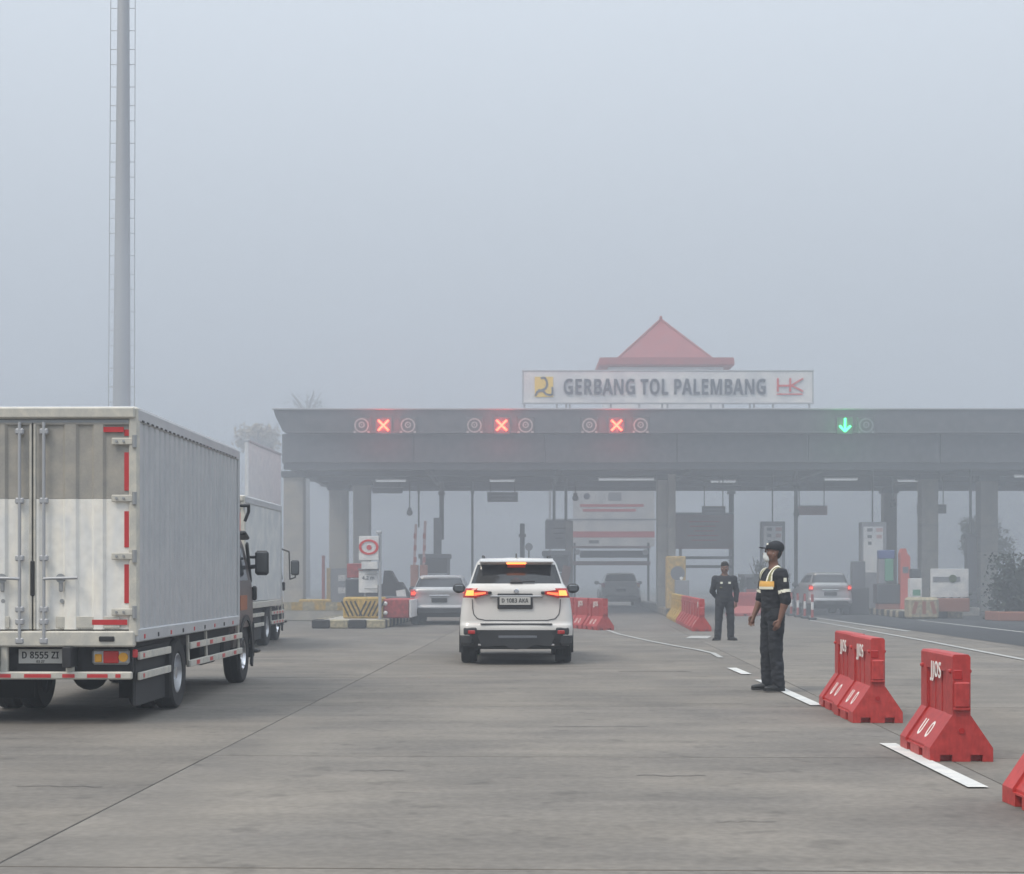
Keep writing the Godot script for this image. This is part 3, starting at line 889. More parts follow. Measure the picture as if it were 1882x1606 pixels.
	# thin posts
	for q in [[-4.0, -70.0, 0.035, 3.5, "thin pole near the shaded column"], [-3.06, -71.0, 0.1, 3.0, "thicker grey pole above the striped booth"], [-1.7, -70.0, 0.05, 0.0, "thin pole over the silver car"], [0.43, -68.0, 0.1, 0.0, "short dark pole beside the small pale booth"], [11.13, -64.0, 0.07, 0.0, "tall pole behind the capped guard's shoulder"], [9.43, -70.2, 0.11, 0.0, "post carrying the pinkish board's edge"]]:
		s = thing("slim_pole", q[4], "pole", Vector3(q[0], 0, q[1]), 0, "slim poles under the canopy")
		var top: float = 3.6 if q[0] == 0.43 else 5.5
		tubep(s, "shaft", M.dark_grey, Vector3(0, q[3], 0), Vector3(0, top, 0), q[2], 8)
		boxp(s, "bracket", M.dark_grey, Vector3(0, top - 0.5, 0), Vector3(q[2] * 3, 0.12, q[2] * 3), 0.01)
		if q[3] == 0.0:
			boxp(s, "base_plate", M.dark_grey, Vector3(0, 0.03, 0), Vector3(q[2] * 4, 0.06, q[2] * 4))
	# lane cameras hung on short stems, and delineator posts along the lane edges
	for q in [[11.5, -66.0, 4.0, "small dark camera ball hung beside the dull pinkish sign"], [-4.2, -67.0, 4.1, "small dark camera hung above the boom gates"], [15.4, -66.0, 4.4, "small dark camera near the pale column"], [2.6, -67.0, 4.7, "small dark camera before the large banner"]]:
		s = thing("lane_camera", q[3], "camera", Vector3(q[0], 0, q[1]), 0, "lane cameras under the canopy")
		tubep(s, "stem", M.dark_grey, Vector3(0, q[2], 0), Vector3(0, 5.5, 0), 0.025, 6)
		put_ball(s, "camera_ball", M.dark_grey, Vector3(0, q[2] - 0.08, 0), 0.13)
		boxp(s, "mount", M.dark_grey, Vector3(0, q[2] + 0.08, 0), Vector3(0.16, 0.08, 0.16), 0.02)
	var dn := ["nearest", "second", "third", "fourth", "fifth"]
	for i in 5:
		s = thing("delineator_post", "%s thin red and white lane post behind the capped guard" % dn[i], "lane post", Vector3(9.75 + i * 0.08, 0.0, -53.0 - i * 1.8), 0, "lane posts behind the capped guard")
		boxp(s, "foot", M.black_plastic, Vector3(0, 0.04, 0), Vector3(0.26, 0.08, 0.26), 0.02)
		for k in 3:
			tubep(s, "sleeve", M.red_paint if k != 1 else M.sign_white, Vector3(0, 0.08 + k * 0.25, 0), Vector3(0, 0.328 + k * 0.25, 0), 0.045, 10)
	# raised boom gates
	for q in [[-3.7, 0.0, "raised boom gate arm nearer the eye sign"], [-3.35, 0.08, "raised boom gate arm nearer the striped booth"]]:
		s = thing("boom_gate", q[2], "boom gate", Vector3(q[0], 0.24, -62), 0, "raised boom gates")
		boxp(s, "motor_box", M.brick_red, Vector3(0, 0.8, 0), Vector3(0.3, 1.6, 0.35), 0.02)
		boxp(s, "arm", M.board_pink, Vector3(0.02, 2.35, 0), Vector3(0.1, 1.6 + q[1] * 3, 0.06), 0.01, Basis(Vector3(0, 0, 1), -0.04))
		for i in 3:
			boxp(s, "red_sleeve", M.red_paint, Vector3(0.02, 1.8 + i * 0.45, 0), Vector3(0.104, 0.2, 0.066), 0.0, Basis(Vector3(0, 0, 1), -0.04))
	# big banner over the lane, its gantry and the height bars
	s = thing("banner", "large white banner with red bands hung over the lane beyond the canopy", "banner", Vector3(5.11, 0, -82), 0)
	boxp(s, "upper_sheet", M.white_board, Vector3(0, 5.05, 0), Vector3(4.1, 1.5, 0.06), 0.01)
	boxp(s, "lower_sheet", M.white_board, Vector3(0, 3.55, 0), Vector3(4.1, 1.3, 0.06), 0.01)
	boxp(s, "rail", M.board_grey, Vector3(-0.6, 4.25, 0), Vector3(5.6, 0.08, 0.1), 0.01)
	lines_text(s, M.banner_red, Vector3(-0.1, 4.95, 0.04), 3.2, 2, 0.24, 0.13)
	boxp(s, "red_band", M.banner_red, Vector3(0, 3.5, 0.034), Vector3(4.1, 0.3, 0.008))
	boxp(s, "dark_print", M.board_grey, Vector3(0.06, 5.4, 0.036), Vector3(0.66, 0.4, 0.01))
	boxp(s, "dark_print", M.dark_grey, Vector3(-1.0, 3.13, 0.036), Vector3(0.5, 0.16, 0.01))
	put_disc(s, "round_print", M.logo_navy, Vector3(-1.35, 5.42, 0.036), 0.16)
	for sx in [-3.2, 2.2]:
		boxp(s, "post", M.galvanised, Vector3(sx, 2.9, -0.1), Vector3(0.12, 5.8, 0.12))
	s = thing("height_bar", "pair of grey and pink height limit bars across the lane below the banner", "height bar", Vector3(4.72, 0, -77.5), 0)
	boxp(s, "upper_bar", M.sign_grey, Vector3(0.1, 2.45, 0), Vector3(3.2, 0.34, 0.2), 0.02)
	boxp(s, "pink_bar", M.board_pink, Vector3(0, 2.78, 0), Vector3(3.7, 0.12, 0.12), 0.01)
	boxp(s, "lower_bar", M.board_pink, Vector3(0, 2.02, 0), Vector3(3.7, 0.2, 0.12), 0.02)
	for sx in [-1.75, 1.75]:
		put_disc(s, "marker_disc", M.sign_white, Vector3(sx * 0.92, 2.55, 0.12), 0.14)
		boxp(s, "post", M.dark_grey, Vector3(sx, 1.5, 0), Vector3(0.1, 3.0, 0.1))
	s = thing("billboard", "greyish pink board with faded red lines between the two guards' lanes", "billboard", Vector3(8.23, 0, -70), 0)
	boxp(s, "panel", M.board_pink, Vector3(0, 3.32, 0), Vector3(2.5, 1.48, 0.1), 0.01)
	boxp(s, "rim", M.galvanised, Vector3(0, 4.1, 0), Vector3(2.56, 0.08, 0.14), 0.01)
	lines_text(s, M.banner_red, Vector3(0.0, 3.75, 0.056), 1.3, 5, 0.2, 0.05)
	for yy in [2.2, 1.82]:
		boxp(s, "crossbar", M.sign_grey, Vector3(0.1, yy, 0), Vector3(2.3, 0.12, 0.12), 0.01)
	for sx in [-1.0, 1.15]:
		boxp(s, "post", M.galvanised, Vector3(sx, 2.0, -0.08), Vector3(0.12, 4.0, 0.1))

func booth(s: Node3D, w: float, h: float) -> void:
	boxp(s, "cabin", M.board_grey, Vector3(0, h * 0.3, 0), Vector3(w, h * 0.6, 1.2), 0.02)
	boxp(s, "window", M.tinted_glass, Vector3(0, h * 0.76, 0), Vector3(w * 0.9, h * 0.3, 1.1), 0.01)
	for sx in [-1, 1]:
		for sz in [-1, 1]:
			boxp(s, "corner_post", M.board_grey, Vector3(sx * (w / 2 - 0.04), h * 0.76, sz * 0.56), Vector3(0.07, h * 0.32, 0.07))
	boxp(s, "roof", M.board_grey, Vector3(0, h * 0.95, 0), Vector3(w * 1.1, h * 0.09, 1.4), 0.02)
	for i in 3:
		boxp(s, "front_slat", M.white_board, Vector3(0, h * (0.18 + 0.14 * i), 0.606), Vector3(w * 0.9, 0.1, 0.02))

func put_disc(p: Node, called: String, m: Material, c: Vector3, r: float) -> MeshInstance3D:
	var b := MB.new()
	b.lathe([Vector2(0, -0.01), Vector2(r, -0.01), Vector2(r, 0.01), Vector2(0, 0.01)], 22, Transform3D(Basis(Vector3.RIGHT, PI / 2), c))
	return put(b, m, called, p)

# ---------------------------------------------------------------- mast, trees, hedge, side panel
func backdrop() -> void:
	var s := thing("light_mast", "tall tapering grey mast with climbing rungs behind the box truck", "mast", Vector3(-12.94, 0, -54), 0)
	var b := MB.new()
	var H := 27.0
	for i in 6:
		b.tube(Vector3(0.0 + i * 0.02, H / 6 * i, 0), Vector3(0.0 + (i + 1) * 0.02, H / 6 * (i + 1), 0), lerpf(0.34, 0.15, i / 6.0), lerpf(0.34, 0.15, (i + 1) / 6.0), 16, i == 5)
	put(b, M.galvanised, "shaft", s)
	boxp(s, "base_flange", M.galvanised, Vector3(0, 0.06, 0), Vector3(1.0, 0.12, 1.0), 0.02)
	for sx in [-1, 1]:
		var r0 := 0.44
		b = MB.new()
		b.path([Vector3(sx * r0, 1.2, 0), Vector3(sx * (r0 - 0.05) + 0.1, H, 0)], 0.012, 6)
		put(b, M.steel, "side_rail", s)
		var y := 1.6
		var rung := 0
		while y < H - 0.3:
			var xo := y / H * 0.1
			var rr := lerpf(0.34, 0.15, y / H)
			tubep(s, "rung", M.steel, Vector3(sx * (rr - 0.02) + xo, y, 0), Vector3(sx * (r0 - 0.05 * y / H) + xo, y, 0), 0.012, 5)
			y += 0.62 + 0.12 * ((rung * 7) % 3 - 1)
			rung += 1
	s = thing("side_panel", "tall pale screen wall standing between the second truck and canopy end", "screen wall", Vector3(-8.36, 0, -55.0), -1.8)
	for i in 3:
		boxp(s, "wall_panel", M.sign_white, Vector3(0, 2.85, 2.0 - i * 2.0), Vector3(0.12, 5.7, 1.97), 0.01)
	boxp(s, "top_rail", M.galvanised, Vector3(0, 5.74, 0), Vector3(0.18, 0.08, 6.0), 0.01)
	tree("broad_tree", "hazy tan crowned tree beyond the second truck", Vector3(-13.0, 0, -84), 9.6, 8.4, Vector3(1.7, 1.0, 1.3), 1500, M.leaf_tan, 31, 0.24)
	tree("bare_tree", "faint thin tree top showing above the canopy roof", Vector3(-13.6, 0, -108), 14.2, 12.6, Vector3(2.3, 1.1, 1.6), 420, M.leaf_green, 32, 0.16)
	tree("broad_tree", "hazy green tree beyond the dark column at the picture's edge", Vector3(22.6, 0, -78), 4.3, 2.9, Vector3(2.0, 1.9, 1.5), 2600, M.leaf_green, 33, 0.2)
	tree("young_tree", "small dark potted tree behind the capped guard's chest", Vector3(9.1, 0.0, -60), 2.1, 1.45, Vector3(0.5, 0.7, 0.4), 700, M.leaf_dark, 34, 0.1)
	tree("young_tree", "slender dark shrub between the guards", Vector3(8.55, 0.0, -61.5), 1.7, 1.1, Vector3(0.4, 0.55, 0.3), 500, M.leaf_dark, 35, 0.09)
	tree("young_tree", "rounded dark shrub ahead of the departing car", Vector3(11.0, 0.0, -66), 1.8, 1.2, Vector3(0.4, 0.6, 0.35), 700, M.leaf_dark, 36, 0.08)
	s = thing("hedge", "tall dark leafy hedge beside the asphalt at the picture's edge", "hedge", Vector3(17.2, 0, -52.4), 0)
	leaves(s, "foliage", Vector3(0, 1.05, 0), Vector3(1.85, 1.1, 0.9), 9000, M.leaf_dark, 41, 0.17, true)
	var core := MB.new()
	for q in [[-0.9, 0.95, 0.85, 0.75], [0.1, 1.05, 0.9, 0.85], [1.0, 0.95, 0.8, 0.8], [-0.4, 0.6, 1.0, 0.5], [0.7, 0.6, 1.0, 0.5]]:
		core.ball(Vector3(q[0], q[1], 0), Vector3(q[2] * 0.8, q[3], 0.6), 7, 10)
	put(core, M.leaf_dark, "inner_growth", s).set_meta("kind", "stuff")
	boxp(s, "planter", M.brick_red, Vector3(-0.2, 0.15, 0.3), Vector3(3.4, 0.3, 1.5), 0.03)
	s = thing("hedge", "low dim hedge at the foot of the dark column", "hedge", Vector3(15.9, 0, -58.5), 0)
	leaves(s, "foliage", Vector3(0, 0.55, 0), Vector3(0.9, 0.5, 0.5), 500, M.leaf_dark, 42, 0.12, true)
	boxp(s, "planter", M.shaded_concrete, Vector3(0, 0.15, 0), Vector3(1.5, 0.3, 0.8), 0.02)

func leaves(p: Node, called: String, c: Vector3, r: Vector3, count: int, m: Material, sd: int, size: float, boxy := false) -> void:
	var rng := RandomNumberGenerator.new()
	rng.seed = sd
	var clumps := []
	for i in 14:
		var q := Vector3(rng.randf_range(-1, 1), rng.randf_range(-1, 1), rng.randf_range(-1, 1))
		if not boxy and q.length() > 1.0:
			q = q.normalized() * rng.randf_range(0.4, 1.0)
		clumps.append([q * 0.72, rng.randf_range(0.25, 0.5)])
	var b := MB.new()
	for i in count:
		var cl: Array = clumps[rng.randi_range(0, 13)]
		var q: Vector3 = cl[0] + Vector3(rng.randfn(), rng.randfn(), rng.randfn()).normalized() * pow(rng.randf(), 0.45) * cl[1]
		if boxy:
			q = q.clamp(-Vector3.ONE, Vector3.ONE) if rng.randf() < 0.7 else Vector3(rng.randf_range(-1, 1), rng.randf_range(-1, 1), rng.randf_range(-1, 1))
		var o := c + q * r
		var t := Basis.from_euler(Vector3(rng.randf() * TAU, rng.randf() * TAU, rng.randf() * TAU))
		var l := size * rng.randf_range(0.6, 1.3)
		b.face([o - t.x * l * 0.5, o + t.y * l * 0.28, o + t.x * l * 0.5, o - t.y * l * 0.28], t.z)
	put(b, m, called, p)

func tree(called: String, label: String, at: Vector3, h: float, cy: float, r: Vector3, count: int, m: Material, sd: int, leaf: float) -> void:
	var rng := RandomNumberGenerator.new()
	rng.seed = sd
	var s := thing(called, label, "tree" if h > 3 else "shrub", at, rng.randf() * 360.0)
	var b := MB.new()
	var tr := h * 0.018 + 0.02
	b.tube(Vector3.ZERO, Vector3(0.04 * h * 0.3, cy - r.y * 0.5, 0), tr, tr * 0.6, 8)
	for i in 9:
		var a := TAU * i / 9.0 + rng.randf() * 0.6
		var e := Vector3(cos(a) * r.x * rng.randf_range(0.4, 0.95), rng.randf_range(-0.2, 1.1) * r.y, sin(a) * r.z * rng.randf_range(0.4, 0.9))
		var st := Vector3(0.04 * h * 0.3 * 0.8, cy - r.y * rng.randf_range(0.5, 1.0), 0)
		var mid := st.lerp(Vector3(0, cy, 0) + e, 0.5) + Vector3(0, r.y * 0.12, 0)
		b.tube(st, mid, tr * 0.42, tr * 0.28, 6)
		b.tube(mid, Vector3(0, cy, 0) + e, tr * 0.28, tr * 0.08, 6)
	put(b, M.bark, "trunk", s)
	leaves(s, "crown", Vector3(0, cy, 0), r, count, m, sd + 100, leaf)

# ---------------------------------------------------------------- vehicles
func wheel(parent: Node, c: Vector3, r: float, w: float, out: float, rim_m: Material, truck := false) -> void:
	# axis along x; out = +1 when the outer face looks to +x
	var o := Node3D.new()
	o.name = "wheel"
	parent.add_child(o, true)
	o.position = c
	var xf := Transform3D(Basis(Vector3(0, 0, 1), -PI / 2 * out), Vector3.ZERO)
	var h := w / 2
	var b := MB.new()
	var ri := r * (0.56 if truck else 0.66)
	b.lathe([Vector2(ri, -h), Vector2(r * 0.93, -h), Vector2(r * 0.985, -h * 0.82), Vector2(r, -h * 0.6), Vector2(r, -0.012), Vector2(r - 0.012, -0.01), Vector2(r - 0.012, 0.01), Vector2(r, 0.012), Vector2(r, h * 0.6), Vector2(r * 0.985, h * 0.82), Vector2(r * 0.93, h), Vector2(ri * 1.08, h * 0.96), Vector2(ri, h * 0.86)], 32, xf)
	put(b, M.rubber, "tyre", o)
	b = MB.new()
	if truck:
		b.lathe([Vector2(ri, h * 0.86), Vector2(ri * 0.93, h * 0.9), Vector2(ri * 0.86, h * 0.2), Vector2(ri * 0.5, h * 0.05), Vector2(ri * 0.34, h * 0.2), Vector2(ri * 0.3, h * 0.75), Vector2(0, h * 0.8)], 24, xf)
		for i in 6:
			var a := TAU * i / 6
			b.tube(xf * Vector3(cos(a) * ri * 0.45, h * 0.1, sin(a) * ri * 0.45), xf * Vector3(cos(a) * ri * 0.45, h * 0.35, sin(a) * ri * 0.45), 0.014)
	else:
		b.lathe([Vector2(ri, h * 0.86), Vector2(ri * 0.94, h * 0.9), Vector2(ri * 0.9, -h * 0.1), Vector2(ri * 0.2, -h * 0.12)], 28, xf)
		for i in 5:
			var a := TAU * i / 5
			var t := xf * Transform3D(Basis(Vector3.UP, a), Vector3.ZERO)
			b.box(t * Vector3(ri * 0.5, h * 0.55, 0), Vector3(ri * 0.92, h * 0.25, ri * 0.2), 0.012, t.basis)
		b.lathe([Vector2(ri * 0.24, h * 0.4), Vector2(ri * 0.22, h * 0.75), Vector2(0, h * 0.8)], 16, xf)
	put(b, rim_m, "rim", o)

# outline of a car at one height: rear centre -> right side -> front centre (half), rounded corners
func outline(w: float, zr: float, zf: float, rr: float, rf: float, bow: float, zs: PackedFloat32Array) -> PackedVector2Array:
	var p := PackedVector2Array()
	for i in 9:
		var x := (w - rr) * i / 8.0
		p.append(Vector2(x, zr - bow * x * x / (w * w)))
	var bz := bow * (w - rr) * (w - rr) / (w * w)
	for i in range(1, 6):
		var a := PI / 2 * i / 5.0
		p.append(Vector2(w - rr + rr * sin(a), zr - bz - rr * (1.0 - cos(a))))
	var z0 := zr - bz - rr
	var z1 := zf + rf
	for k in zs.size():
		p.append(Vector2(w, lerpf(z0, z1, zs[k])))
	for i in range(0, 6):
		var a := PI / 2 * i / 5.0
		p.append(Vector2(w - rf + rf * cos(a), zf + rf - rf * sin(a)))
	for i in range(1, 7):
		p.append(Vector2((w - rf) * (1.0 - i / 6.0), zf - 0.03 * sin(PI / 2 * i / 6.0)))
	return p

# levels: [y, half width, rear z, front z, rear radius, front radius, bow]; sort(level, index, centre) -> part name or "" to leave open
func car_shell(parent: Node, levels: Array, sort: Callable, mats: Dictionary, nside := 44) -> void:
	var zs := PackedFloat32Array()
	for k in nside:
		zs.append((k + 1.0) / (nside + 1.0))
	var rings := []
	for l in levels:
		var h := outline(l[1], l[2], l[3], l[4], l[5], l[6], zs)
		var ring := []
		for q in h:
			ring.append(Vector3(q.x, l[0], q.y))
		rings.append(ring)
	var nl := rings.size()
	var np: int = rings[0].size()
	# smooth normals on the half grid
	var nor := []
	for i in nl:
		var row := []
		for j in np:
			var du: Vector3 = rings[i][mini(j + 1, np - 1)] - rings[i][maxi(j - 1, 0)]
			var dv: Vector3 = rings[mini(i + 1, nl - 1)][j] - rings[maxi(i - 1, 0)][j]
			var nn := du.cross(dv)
			if nn.length() < 1e-9:
				nn = Vector3.UP
			nn = nn.normalized()
			var outw := Vector3(rings[i][j].x, 0.0, rings[i][j].z + 2.2)
			if j == 0 or j == np - 1:
				nn.x = 0
			if nn.dot(outw + Vector3.UP * (1.5 if i > nl - 4 else 0.0)) < 0.0:
				nn = -nn
			row.append(nn.normalized())
		nor.append(row)
	var parts := {}
	for i in nl - 1:
		for j in np - 1:
			var c: Vector3 = (rings[i][j] + rings[i + 1][j] + rings[i + 1][j + 1] + rings[i][j + 1]) * 0.25
			for sx in [1.0, -1.0]:
				var called: String = sort.call(i, j, Vector3(c.x * sx, c.y, c.z))
				if called == "":
					continue
				if not parts.has(called):
					parts[called] = MB.new()
				var f := Vector3(sx, 1, 1)
				var q := [rings[i][j] * f, rings[i + 1][j] * f, rings[i + 1][j + 1] * f, rings[i][j + 1] * f]
				var m := [nor[i][j] * f, nor[i + 1][j] * f, nor[i + 1][j + 1] * f, nor[i][j + 1] * f]
				parts[called].tri_n(q[0], q[1], q[2], m[0], m[1], m[2])
				parts[called].tri_n(q[0], q[2], q[3], m[0], m[2], m[3])
	# roof cap
	var top: Array = rings[nl - 1]
	if not parts.has("roof"):
		parts["roof"] = MB.new()
	var cz: float = (top[0].z + top[np - 1].z) / 2
	for j in np - 1:
		for sx in [1.0, -1.0]:
			var a := Vector3(top[j].x * sx, top[j].y, top[j].z)
			var b := Vector3(top[j + 1].x * sx, top[j + 1].y, top[j + 1].z)
			parts["roof"].tri_n(Vector3(0, top[0].y + 0.012, a.z), a, b, Vector3.UP, Vector3.UP, Vector3.UP)
			parts["roof"].tri_n(Vector3(0, top[0].y + 0.012, a.z), b, Vector3(0, top[0].y + 0.012, b.z), Vector3.UP, Vector3.UP, Vector3.UP)
	for called in parts:
		if parts[called].v.size() > 0:
			var plain: String = called.trim_suffix("_left").trim_suffix("_right").rstrip("0123456789")
			put(parts[called], mats.get(called, mats.get(plain, mats["body"])), plain, parent)

func arch(parent: Node, c: Vector3, r: float, w: float, m: Material) -> void:
	# wheel arch lip
	var b := MB.new()
	var n := 18
	for i in n:
		var a0 := PI * (-0.12 + 1.24 * i / n)
		var a1 := PI * (-0.12 + 1.24 * (i + 1) / n)
		var p := []
		for a in [a0, a1]:
			for rr in [r, r + w]:
				for dx in [-0.02, 0.018]:
					p.append(c + Vector3(dx * signf(c.x), sin(a) * rr, cos(a) * rr))
		var mid := c + Vector3(0, sin((a0 + a1) / 2), cos((a0 + a1) / 2)) * (r + w / 2)
		for f in [[1, 3, 7, 5], [2, 3, 7, 6], [0, 1, 5, 4]]:
			var ctr: Vector3 = (p[f[0]] + p[f[1]] + p[f[2]] + p[f[3]]) / 4
			b.face([p[f[0]], p[f[1]], p[f[2]], p[f[3]]], ctr - mid)
	put(b, m, "arch_trim", parent)

func car(called: String, label: String, at: Vector3, yaw: float, wd: float, ht: float, paint: Material, group: String, lamps: String) -> Node3D:
	# rear bumper at z = 0, nose at z = -4.5; wd, ht scale the width and the height
	var s := thing(called, label, "car", at, yaw, group)
	var L := [
		[0.30, 0.86, -0.10, -4.40, 0.16, 0.30, 0.05], [0.40, 0.90, -0.03, -4.48, 0.16, 0.32, 0.05], [0.475, 0.915, -0.01, -4.52, 0.16, 0.34, 0.05], [0.565, 0.92, 0.0, -4.54, 0.17, 0.36, 0.05],
		[0.63, 0.92, -0.005, -4.55, 0.17, 0.36, 0.05], [0.655, 0.918, -0.03, -4.55, 0.17, 0.36, 0.05], [0.68, 0.918, -0.05, -4.54, 0.17, 0.36, 0.05], [0.72, 0.916, -0.055, -4.53, 0.18, 0.36, 0.05],
		[0.80, 0.91, -0.06, -4.51, 0.18, 0.38, 0.055], [0.90, 0.902, -0.07, -4.46, 0.19, 0.40, 0.06], [0.98, 0.89, -0.075, -4.36, 0.2, 0.42, 0.065], [1.03, 0.882, -0.07, -4.2, 0.2, 0.42, 0.07],
		[1.06, 0.878, -0.065, -3.65, 0.2, 0.4, 0.07], [1.085, 0.874, -0.06, -3.52, 0.2, 0.38, 0.07], [1.12, 0.868, -0.055, -3.43, 0.2, 0.36, 0.07], [1.17, 0.855, -0.055, -3.32, 0.2, 0.34, 0.07], [1.205, 0.842, -0.06, -3.26, 0.2, 0.34, 0.07], [1.24, 0.825, -0.075, -3.2, 0.2, 0.34, 0.07],
		[1.30, 0.785, -0.12, -3.08, 0.2, 0.33, 0.07], [1.315, 0.772, -0.14, -3.05, 0.19, 0.33, 0.07], [1.40, 0.742, -0.20, -2.9, 0.17, 0.3, 0.06], [1.52, 0.702, -0.29, -2.62, 0.16, 0.28, 0.055],
		[1.625, 0.665, -0.37, -2.38, 0.15, 0.26, 0.05], [1.66, 0.648, -0.36, -2.28, 0.15, 0.25, 0.05], [1.69, 0.625, -0.36, -2.18, 0.15, 0.24, 0.05], [1.715, 0.585, -0.4, -2.05, 0.15, 0.22, 0.05], [1.728, 0.52, -0.5, -1.9, 0.14, 0.2, 0.05]]
	var lev := []
	for l in L:
		lev.append([l[0] * ht, l[1] * wd, l[2], l[3], l[4], l[5], l[6]])
	var r := 0.345
	var tw := 0.26
	var za := -0.86
	var zb := -3.58
	var sort := func(i: int, j: int, c: Vector3) -> String:
		if j >= 14 and j < 58 and c.y < r * 2 + 0.09:
			for zz in [za, zb]:
				if Vector2(c.y - r, c.z - zz).length() < r + 0.05:
					return ""
		var yy := c.y / ht
		if yy > 1.315 and yy < 1.625:
			if j <= 10:
				return "rear_window"
			if j >= 15 and j < 57:
				return "pillar" if (j >= 27 and j <= 28) or (j >= 42 and j <= 43) else "side_window" + str(1 if j < 27 else (2 if j < 42 else 3)) + ("_right" if c.x > 0 else "_left")
			if j >= 61:
				return "windshield"
		if yy < 0.475 or (yy < 0.565 and j <= 7):
			return "lower_bumper" if j < 14 else "sill"
		if lamps == "suv" and yy > 1.085 and yy < 1.24 and j >= 8 and j <= 12:
			var sd := "_right" if c.x > 0 else "_left"
			return ("tail_lamp_core" if yy > 1.12 and yy < 1.205 and j <= 10 else "tail_lamp_lens") + sd
		if j <= 8 and yy > 0.72 and yy < 1.31:
			return "tailgate"
		if yy > 1.66:
			return "roof"
		return "body"
	var mats := {"body": paint, "tailgate": paint, "roof": paint, "rear_window": M.tinted_glass, "side_window": M.tinted_glass, "windshield": M.tinted_glass, "pillar": M.black_plastic, "lower_bumper": M.black_plastic, "sill": M.black_plastic, "tail_lamp_core": M.tail_hot, "tail_lamp_lens": M.lens_red}
	car_shell(s, lev, sort, mats)
	boxp(s, "floor_pan", M.chassis_black, Vector3(0, 0.36 * ht, -2.25), Vector3(1.3 * wd, 0.16, 4.0), 0.03)
	boxp(s, "wheel_well", M.chassis_black, Vector3(0, 0.55, za), Vector3(1.64 * wd, 0.62, 0.9))
	boxp(s, "wheel_well", M.chassis_black, Vector3(0, 0.55, zb), Vector3(1.64 * wd, 0.62, 0.9))
	for sx in [-1, 1]:
		for zz in [za, zb]:
			wheel(s, Vector3(sx * (0.915 * wd - tw / 2 - 0.005), r, zz), r, tw, sx, M.rim_silver)
			arch(s, Vector3(sx * 0.918 * wd, r, zz), r + 0.045, 0.05, M.black_plastic)
		# door mirrors
		var mi := MB.new()
		mi.ball(Vector3(sx * 1.01 * wd, 1.22 * ht, -2.62), Vector3(0.115, 0.09, 0.075), 8, 14)
		mi.tube(Vector3(sx * 0.8 * wd, 1.16 * ht, -2.66), Vector3(sx * 0.95 * wd, 1.19 * ht, -2.64), 0.035, 0.03)
		var mo := put(mi, M.black_plastic, "door_mirror", s)
		boxp(mo, "mirror_glass", M.mirror_glass, Vector3(sx * 1.01 * wd, 1.22 * ht, -2.555), Vector3(0.15, 0.11, 0.03), 0.02)
		# roof rails
		var rl := MB.new()
		rl.path([Vector3(sx * 0.54 * wd, 1.715 * ht, -0.62), Vector3(sx * 0.555 * wd, 1.765 * ht, -0.8), Vector3(sx * 0.555 * wd, 1.765 * ht, -1.9), Vector3(sx * 0.54 * wd, 1.715 * ht, -2.05)], 0.018)
		if lamps != "plain":
			put(rl, M.black_plastic, "roof_rail", s)
		# side door handles
		for zz in [-1.25, -2.2]:
			boxp(s, "door_handle", paint, Vector3(sx * 0.893 * wd, 1.0 * ht, zz), Vector3(0.03, 0.03, 0.2), 0.01)
	# head lamps
	for sx in [-1, 1]:
		boxp(s, "headlight", M.mirror_glass, Vector3(sx * 0.62 * wd, 0.84 * ht, -4.4), Vector3(0.34, 0.13, 0.24), 0.04, Basis(Vector3.UP, sx * 0.5))
	return s

# panel that lies on the rear of a car: polygon in (x, y), z from the rear profile plus proud
func rear_panel(parent: Node, called: String, m: Material, poly: Array, z: float, d: float, lean := 0.0) -> MeshInstance3D:
	var b := MB.new()
	var pp := PackedVector2Array()
	for q in poly:
		pp.append(q)
	b.prism(pp, -d, 0.0, Transform3D(Basis(Vector3.UP, lean), Vector3(0, 0, z)))
	return put(b, m, called, parent)

func vehicles() -> void:
	suv()
	plain_cars()
	box_truck(1)
	box_truck(2)

